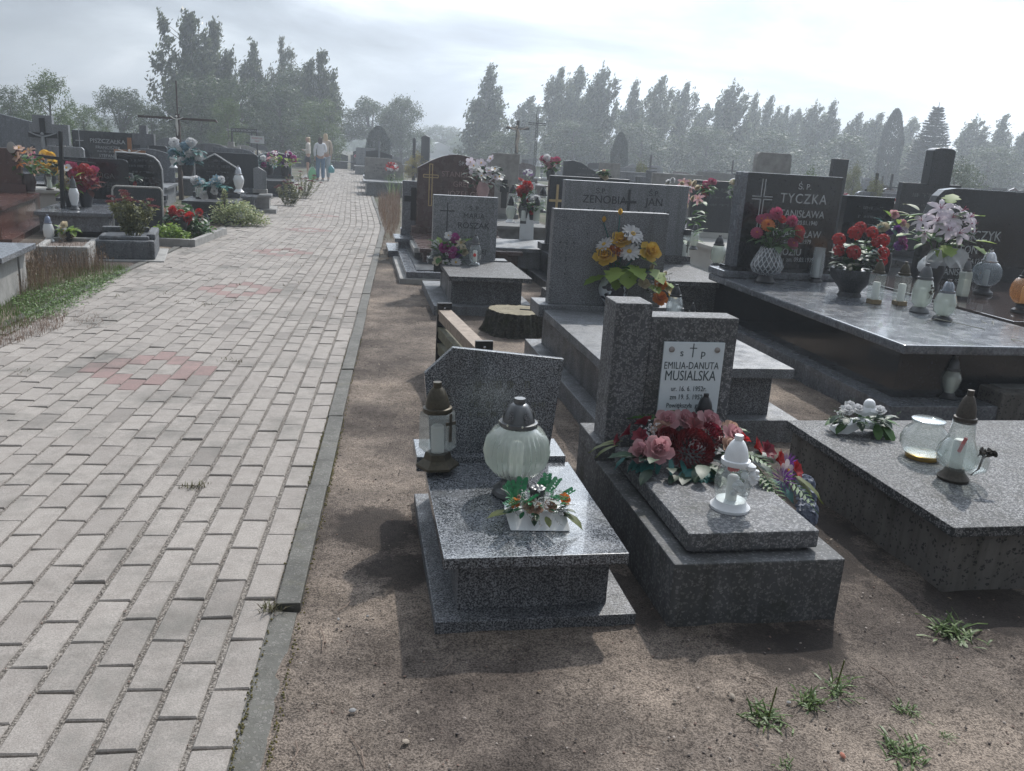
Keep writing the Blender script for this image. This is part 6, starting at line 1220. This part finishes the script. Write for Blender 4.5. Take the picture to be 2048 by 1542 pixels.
# gravel, pebbles, twigs
g=MB(); st=[plain('grit_dark',(.05,.042,.04),.9),plain('grit_pale',(.30,.26,.23),.9),plain('grit_brown',(.16,.11,.09),.9)]
def pebble(mb,x,y,z,r,mi):
    M_=Matrix.Translation((x,y,z))@Euler((random.uniform(-.4,.4),random.uniform(-.4,.4),random.uniform(0,6))).to_matrix().to_4x4()@Matrix.Diagonal((r*random.uniform(.9,1.5),r,r*random.uniform(.45,.7),1))
    mb.lathe([(.3,-.9),(.9,-.4),(1,.1),(.7,.65),(.2,.95)],6,mi,M_,True)
n_=0
while n_<9000:
    y=1.4+random.random()**1.6*9; x=random.uniform(-1.6,3.4)
    u,v=pinv(x,y)
    if u<.02: continue
    pebble(g,x,y,-.010+.010*noise.noise(Vector((x*1.1,y*1.1,0))),random.choice([.0015,.002,.002,.003,.004]),random.choice([0,0,1,2])); n_+=1
for i in range(700):
    v_=random.uniform(-1.8,3.2); c_=random.randint(0,6); q=pw(-.078-CW*c_+random.gauss(0,.004),v_); pebble(g,q[0],q[1],-.004,random.uniform(.0012,.003),random.choice([0,1,2]))
tag(put('gravel',g,st),'loose dark and pale grit on the sand','gravel',kind='stuff')
for (x,y,r,c_,lab) in ((1465,1390,.011,0,'round beige pebble, largest on the sand below the terrazzo grave'),(1578,1402,.008,1,'small grey pebble right of the beige one'),(1350,1398,.007,0,'little pinkish stone left of the beige pebble'),(1686,1508,.009,2,'angular red brick chip near the bottom edge'),(1780,1455,.006,0,'pale pebble beside the sprawling tuft'),(735,1230,.007,1,'whitish pebble on the sand right of the edging'),(677,1236,.006,1,'flat white chip close to the edging step'),(705,1418,.010,1,'dark lump of gravel left of the long twig'),(812,1480,.011,0,'beige stone right of the long twig')):
    mb=MB(); q=at(x,y); pebble(mb,0,0,-.002,r*.8,0); o_=put('pebble',mb,[plain('peb_beige',(.26,.22,.18),.8),plain('peb_grey',(.22,.22,.22),.8),plain('peb_red',(.34,.13,.09),.8)][c_],loc=(q.x,q.y,-.002)); tag(o_,lab,'pebble')
TW=['long twig at the bottom of the sand below the nearest grave','short twig close beside the edging stones','long twig reaching towards the compact rosette','twig on lit sand right of the terrazzo grave','twig at the left foot of the nearest grave','twig between the dark lump and the whitish pebble','short twig near the beige pebble','twig at the bottom edge next to the moss','tiny twig by the brick chip','twig on dark soil below the nearest grave base']
for i,(x,y,dx,dy) in enumerate(((700,1470,30,65),(640,1250,4,50),(1790,1400,-60,-40),(1740,1330,50,40),(905,1310,-20,30),(700,1200,-25,20),(1500,1350,40,15),(585,1520,6,-40),(1650,1520,10,25),(1270,1490,45,10))):
    a=at(x,y); b_=at(x+dx,y+dy); mb=MB(); m_=(a+b_)/2; mb.tube([(0,0,0),((m_-a).x+.01,(m_-a).y,.004),((b_-a).x,(b_-a).y,.001)],.0016,4); o_=put('twig',mb,plain('dry_twig',(.20,.15,.12),.9),loc=(a.x,a.y,-.004)); tag(o_,TW[i],'twig','twigs scattered on the sand')
# shrubs by the left graves
def shrub(name,label,cx,cyb,Y,rx,h,mat_,n,shape='oval',ls=(.03,.06),ry=None,z=0,cat='shrub'):
    p=atY(cx,cyb,Y); t=thing(name,label,cat,(p.x,p.y,z),0); mb=MB(); lf=leafmesh(shape); ry=ry or rx*.7
    for i in range(n):
        a=random.uniform(0,2*PI); e=math.asin(random.uniform(0,1)); q=random.uniform(.55,1.0)*(1+.14*math.sin(3*a+e*4)); x,y,zz=rx*q*math.cos(a)*math.cos(e),ry*q*math.sin(a)*math.cos(e),h*q*math.sin(e)
        lf(mb,Matrix.Translation((x,y,zz+.02))@Euler((random.uniform(-1,1),random.uniform(-1,.3),random.uniform(0,6.3))).to_matrix().to_4x4()@Matrix.Scale(random.uniform(*ls),4))
    put('leaves',mb,mat_,t); st_=MB(); [st_.tube([(0,0,-.05),(rx*.7*math.cos(a),ry*.7*math.sin(a),h*.6)],.006,4) for a in (0,1,2,3,4,5)]; put('stems',st_,bark,t); return t
vari=leafm('variegated_leaf',(.50,.50,.26),(.12,.20,.07),.3)
shrub('variegated_shrub','sprawling cream and green variegated shrub spilling towards the path',474,440,14.5,.50,.40,vari,3000,ls=(.03,.055)); f=shrub('variegated_shrub','upright leafy shoot of the cream variegated shrub',449,400,14.2,.05,.30,vari,160,ls=(.03,.05),z=.35)
shrub('green_bush','dark green leafy bush under the red chrysanthemums',362,440,12.2,.42,.42,G_L,1500,ls=(.05,.09)); shrub('green_bush','low bright green plant in front of the dark green bush',338,462,11.4,.26,.26,G_Y,700,ls=(.04,.07))
seds=leafm('sedum_leaf',(.24,.24,.10),(.13,.15,.06)); sedf=leafm('sedum_head',(.26,.08,.08),(.14,.045,.05),.2)
def sedum(label,px,pyb,Y,n,h,sp,z,heads=True):
    p=atY(px,pyb,Y); t=thing('sedum_plant',label,'sedum',(p.x,p.y,z),0); lv=MB(); st_=MB(); lf=leafmesh('oval')
    for i in range(n):
        a=random.uniform(0,2*PI); r=sp*math.sqrt(random.random()); tx,ty=r*math.cos(a),r*.6*math.sin(a); hh=h*random.uniform(.75,1.05)*(1-.25*(r/sp)**2); st_.tube([(tx*.25,ty*.25,-.02),(tx*.8,ty*.8,hh*.6),(tx,ty,hh)],.005,4)
        for k in range(46): q=random.uniform(.1,.95); lf(lv,Matrix.Translation((tx*(.25+.75*q),ty*(.25+.75*q),hh*q))@Euler((random.uniform(-.6,.6),random.uniform(-.9,.3),random.uniform(0,6.3))).to_matrix().to_4x4()@Matrix.Scale(random.uniform(.045,.075),4))
        if i<n*.75:
            hd=MB()
            for k in range(60): b_=random.uniform(0,2*PI); rr=.055*math.sqrt(random.random()); hd.petal(.016,.014,.3,.3,.5,M=Matrix.Translation((rr*math.cos(b_),rr*math.sin(b_),.012*(1-(rr/.055)**2)+random.uniform(-.006,.006)))@Matrix.Rotation(b_,4,'Z')@Matrix.Rotation(-1.0,4,'Y'),nu=2)
            put('flower_head',hd,sedf,t,loc=(tx,ty,hh+.005))
    put('leaves',lv,seds,t); put('stems',st_,seds,t)
random.seed(61)
sedum('flowering sedum with dusky red heads growing in the pitted concrete planter',265,455,10.1,24,.50,.32,.24)
sedum('flowering sedum nearer of the two beside the path',577,386,19.6,16,.55,.38,0); sedum('flowering sedum farther of the two beside the path, close to the women',605,372,22.5,18,.66,.48,0)
# bare soil bed frame by the path
q=at(333,492); t=thing('soil_bed','open soil bed edged by narrow concrete boards beside the left edge of the path','planter',(q.x,q.y,0),R(6)); bx('front_board',t,CON,-.55,.30,0,.06,-.05,.10,.008); bx('side_board',t,CON,.30,.37,0.0,1.8,-.05,.10,.008); bx('soil',t,plain('dry_soil',(0,0,0)),-.5,.30,.06,1.6,-.03,.03)
# ================================================================ PEOPLE
def skin(name,V,E_,Rr,mat_,parent,sub=2):
    me=bpy.data.meshes.new(name); me.from_pydata(V,E_,[]); me.materials.append(mat_); o=ob(name,me,parent)
    md=o.modifiers.new('skin','SKIN'); md.use_smooth_shade=True
    for i,r in enumerate(Rr): me.skin_vertices[0].data[i].radius=(r,r) if isinstance(r,(int,float)) else r
    for i in range(len(V)): me.skin_vertices[0].data[i].use_root=(i==0)
    s_=o.modifiers.new('sub','SUBSURF'); s_.levels=sub; s_.render_levels=sub; return o
SK=plain('skin',(.48,.30,.23),.55,var=.04)
def person(label,px,pyfeet,Y,hgt,az,hair,hairlen,top,topm,bottom,botm,arms,shoe):
    p=atY(px,pyfeet,Y); s=hgt/1.7; t=thing('person',label,'person',(p.x,p.y,0),az); t.scale=(s,s,s)
    # facing -y in own space
    V=[(0,0,.93)];E_=[];Rr=[(.13,.10)]
    def add(par,pt,r): V.append(pt);Rr.append(r);E_.append((par,len(V)-1)); return len(V)-1
    a=add(0,(0,.01,1.08),(.115,.085)); ch=add(a,(0,.02,1.27),(.13,.095)); sh=add(ch,(0,.02,1.39),(.10,.07)); nk=add(sh,(0,.01,1.46),.045); hd=add(nk,(0,-.01,1.54),(.066,.075)); h2=add(hd,(0,-.005,1.61),(.073,.088)); h3=add(h2,(0,.0,1.66),(.05,.06)); nose=add(hd,(0,-.10,1.56),.012)
    J={}
    for sd in (-1,1):
        hp_=add(0,(sd*.09,0,.87),.085); kn=add(hp_,(sd*.095,-.01,.48),.055); an=add(kn,(sd*.10,.02,.09),.036); ft=add(an,(sd*.105,-.05,.035),.032); add(ft,(sd*.11,-.14,.025),.025)
        so_=add(sh,(sd*.16,.02,1.38),.052); el,wr,hn=arms[0 if sd<0 else 1]; e1=add(so_,el,.038); w1=add(e1,wr,.024); pm=add(w1,hn,(.028,.016)); J[sd]=(el,wr,hn)
        d=(Vector(hn)-Vector(wr)).normalized(); sd_=d.cross(Vector((0,0,1))); sd_=(sd_ if sd_.length>.1 else Vector((1,0,0))).normalized()
        for k in range(4):
            l=(.07,.08,.076,.06)[k]; b0=Vector(hn)+sd_*(k-1.5)*.017; f1=add(pm,tuple(b0+d*l*.5),.008); add(f1,tuple(b0+d*l+Vector((0,0,-.015))),.007)
        add(add(pm,tuple(Vector(hn)-sd_*.035+d*.01),.009),tuple(Vector(hn)-sd_*.045+d*.045),.008)
    body=skin('body',V,E_,Rr,SK,t)
    ey=MB(); [ey.lathe([(.001,-.008),(.009,0),(.001,.008)],8,M=Matrix.Translation((sx_*.03,-.083,1.585))) for sx_ in (-1,1)]; put('eyes',ey,LET_D,t); mo=MB().tube([(-.02,-.087,1.515),(.02,-.087,1.515)],.005,5); put('mouth',mo,plain('lips',(.4,.15,.13),.5),t)
    # hair
    hv=[(0,.015,1.655),(0,.03,1.62),(0,.055,1.56),(0,.07,1.56-hairlen*.6),(0,.08,1.56-hairlen)]; skin('hair',hv,[(0,1),(1,2),(2,3),(3,4)],[(.055,.06),(.09,.085),(.092,.06),(.08,.04),(.05,.025)],hair,t)
    # top with sleeves
    tv=[(0,.01,.90 if top=='shirt' else .93)];te=[];tr_=[(.165,.125)]
    def ad(par,pt,r): tv.append(pt);tr_.append(r);te.append((par,len(tv)-1)); return len(tv)-1
    a=ad(0,(0,.01,1.08),(.145,.115)); c_=ad(a,(0,.02,1.27),(.158,.12)); s1=ad(c_,(0,.02,1.40),(.115,.085))
    for sd in (-1,1):
        so_=ad(s1,(sd*.165,.02,1.375),.066); el,wr,hn=J[sd]; e1=ad(so_,el,.054); ad(e1,tuple(Vector(wr)*.9+Vector(el)*.1),.042)
    if top=='hoodie': ad(s1,(0,.10,1.40),(.09,.05))
    skin('top',tv,te,tr_,topm,t)
    if bottom=='trousers':
        bv=[(0,0,.94)];be=[];br=[(.155,.12)]
        for sd in (-1,1):
            bv+= [(sd*.092,0,.84),(sd*.097,-.01,.48),(sd*.10,.02,.10)]; br+=[.105,.078,.07]; n_=len(bv); be+=[(0,n_-3),(n_-3,n_-2),(n_-2,n_-1)]
        skin('trousers',bv,be,br,botm,t)
    else: skin('skirt',[(0,0,.96),(0,0,.80),(0,0,.58)],[(0,1),(1,2)],[(.15,.115),(.19,.15),(.20,.16)],botm,t)
    for sd in (-1,1): put('shoe',MB().tube([(sd*.10,.06,.04),(sd*.105,-.03,.045),(sd*.112,-.16,.03)],[.038,.045,.03],8),shoe,t)
    return t
BLO=plain('blonde_hair',(.52,.40,.26),.5,var=.2,sc=60); BRN=plain('brown_hair',(.07,.045,.035),.5,var=.2,sc=60)
down=lambda s_:((s_*.22,.03,1.13),(s_*.21,-.05,.90),(s_*.20,-.07,.83)); fold=lambda s_:((s_*.22,.03,1.13),(s_*.10,-.18,1.12),(s_*.03,-.20,1.14))
JE=plain('blue_jeans',(.12,.20,.30),.8,var=.15,sc=20); LJ=plain('light_trousers',(.42,.45,.50),.8)
person('brown haired woman in white blouse and blue jeans seen from behind on the path',641,363,33.0,1.66,R(12),BRN,.34,'shirt',plain('white_blouse',(.72,.74,.78),.8,var=.05),'trousers',JE,(fold(-1),down(1)),plain('white_shoe',(.55,.55,.55),.6)) 
person('tall blonde woman in beige top and light trousers beside the one in jeans',651,362,33.6,1.80,R(20),BLO,.34,'shirt',plain('beige_top',(.48,.40,.33),.8),'trousers',LJ,(down(-1),down(1)),plain('white_shoe',(0,0,0)))
person('blonde woman in cream hooded top and dark skirt, left of the other two',616,357,34.8,1.64,R(-75),BLO,.22,'hoodie',plain('cream_hoodie',(.66,.62,.57),.85,var=.05),'skirt',plain('dark_skirt',(.025,.028,.035),.8),(fold(-1),fold(1)),plain('white_shoe',(0,0,0)))
for p_ in [o for o in C.objects if o.name.startswith('person')]:
    if 'cream' not in p_['label']: p_.rotation_euler.z+=PI
def bag(label,px,py,Y,w,h,m_):
    p=atY(px,py,Y); t=thing('plastic_bag',label,'bag',(p.x,p.y,max(0,p.z)),.4); pr=[(.3,0),(.85,.04),(1,.3),(.9,.6),(.55,.85),(.25,.97)]
    put('sack',MB().lathe([(r*w/2,z*h) for r,z in pr],18,rib=5,amp=.12,twist=4/h),m_,t); hd=MB(); [hd.tube([(s_*.05,0,h*.9),(s_*.04,0,h*1.12),(0,0,h*1.2)],.008,5) for s_ in (-1,1)]; put('handles',hd,m_,t)
bag('translucent green plastic bag hanging beside the woman in blue jeans',625,360,33,.36,.50,glass('green_film',(.55,.9,.6),.55,bodyc=(.25,.6,.35),rough=.3)); bag('teal plastic bag held at the right hand side of the women',662,346,33.4,.26,.30,glass('teal_film',(.4,.8,.8),.7,bodyc=(.08,.35,.38),rough=.3))
# ================================================================ AIR
hz=MB().box(-156,156,-14,326,-1.2,22); M,n,o=newmat('haze'); pvz=N(n,'ShaderNodeVolumePrincipled'); pvz.inputs['Color'].default_value=(.86,.93,1.0,1); pvz.inputs['Density'].default_value=HAZE; pvz.inputs['Anisotropy'].default_value=.6; L(n,pvz.outputs[0],o.inputs['Volume'])
tag(put('haze',hz,M),'thin pale sunlit haze over the whole cemetery','haze',kind='stuff')
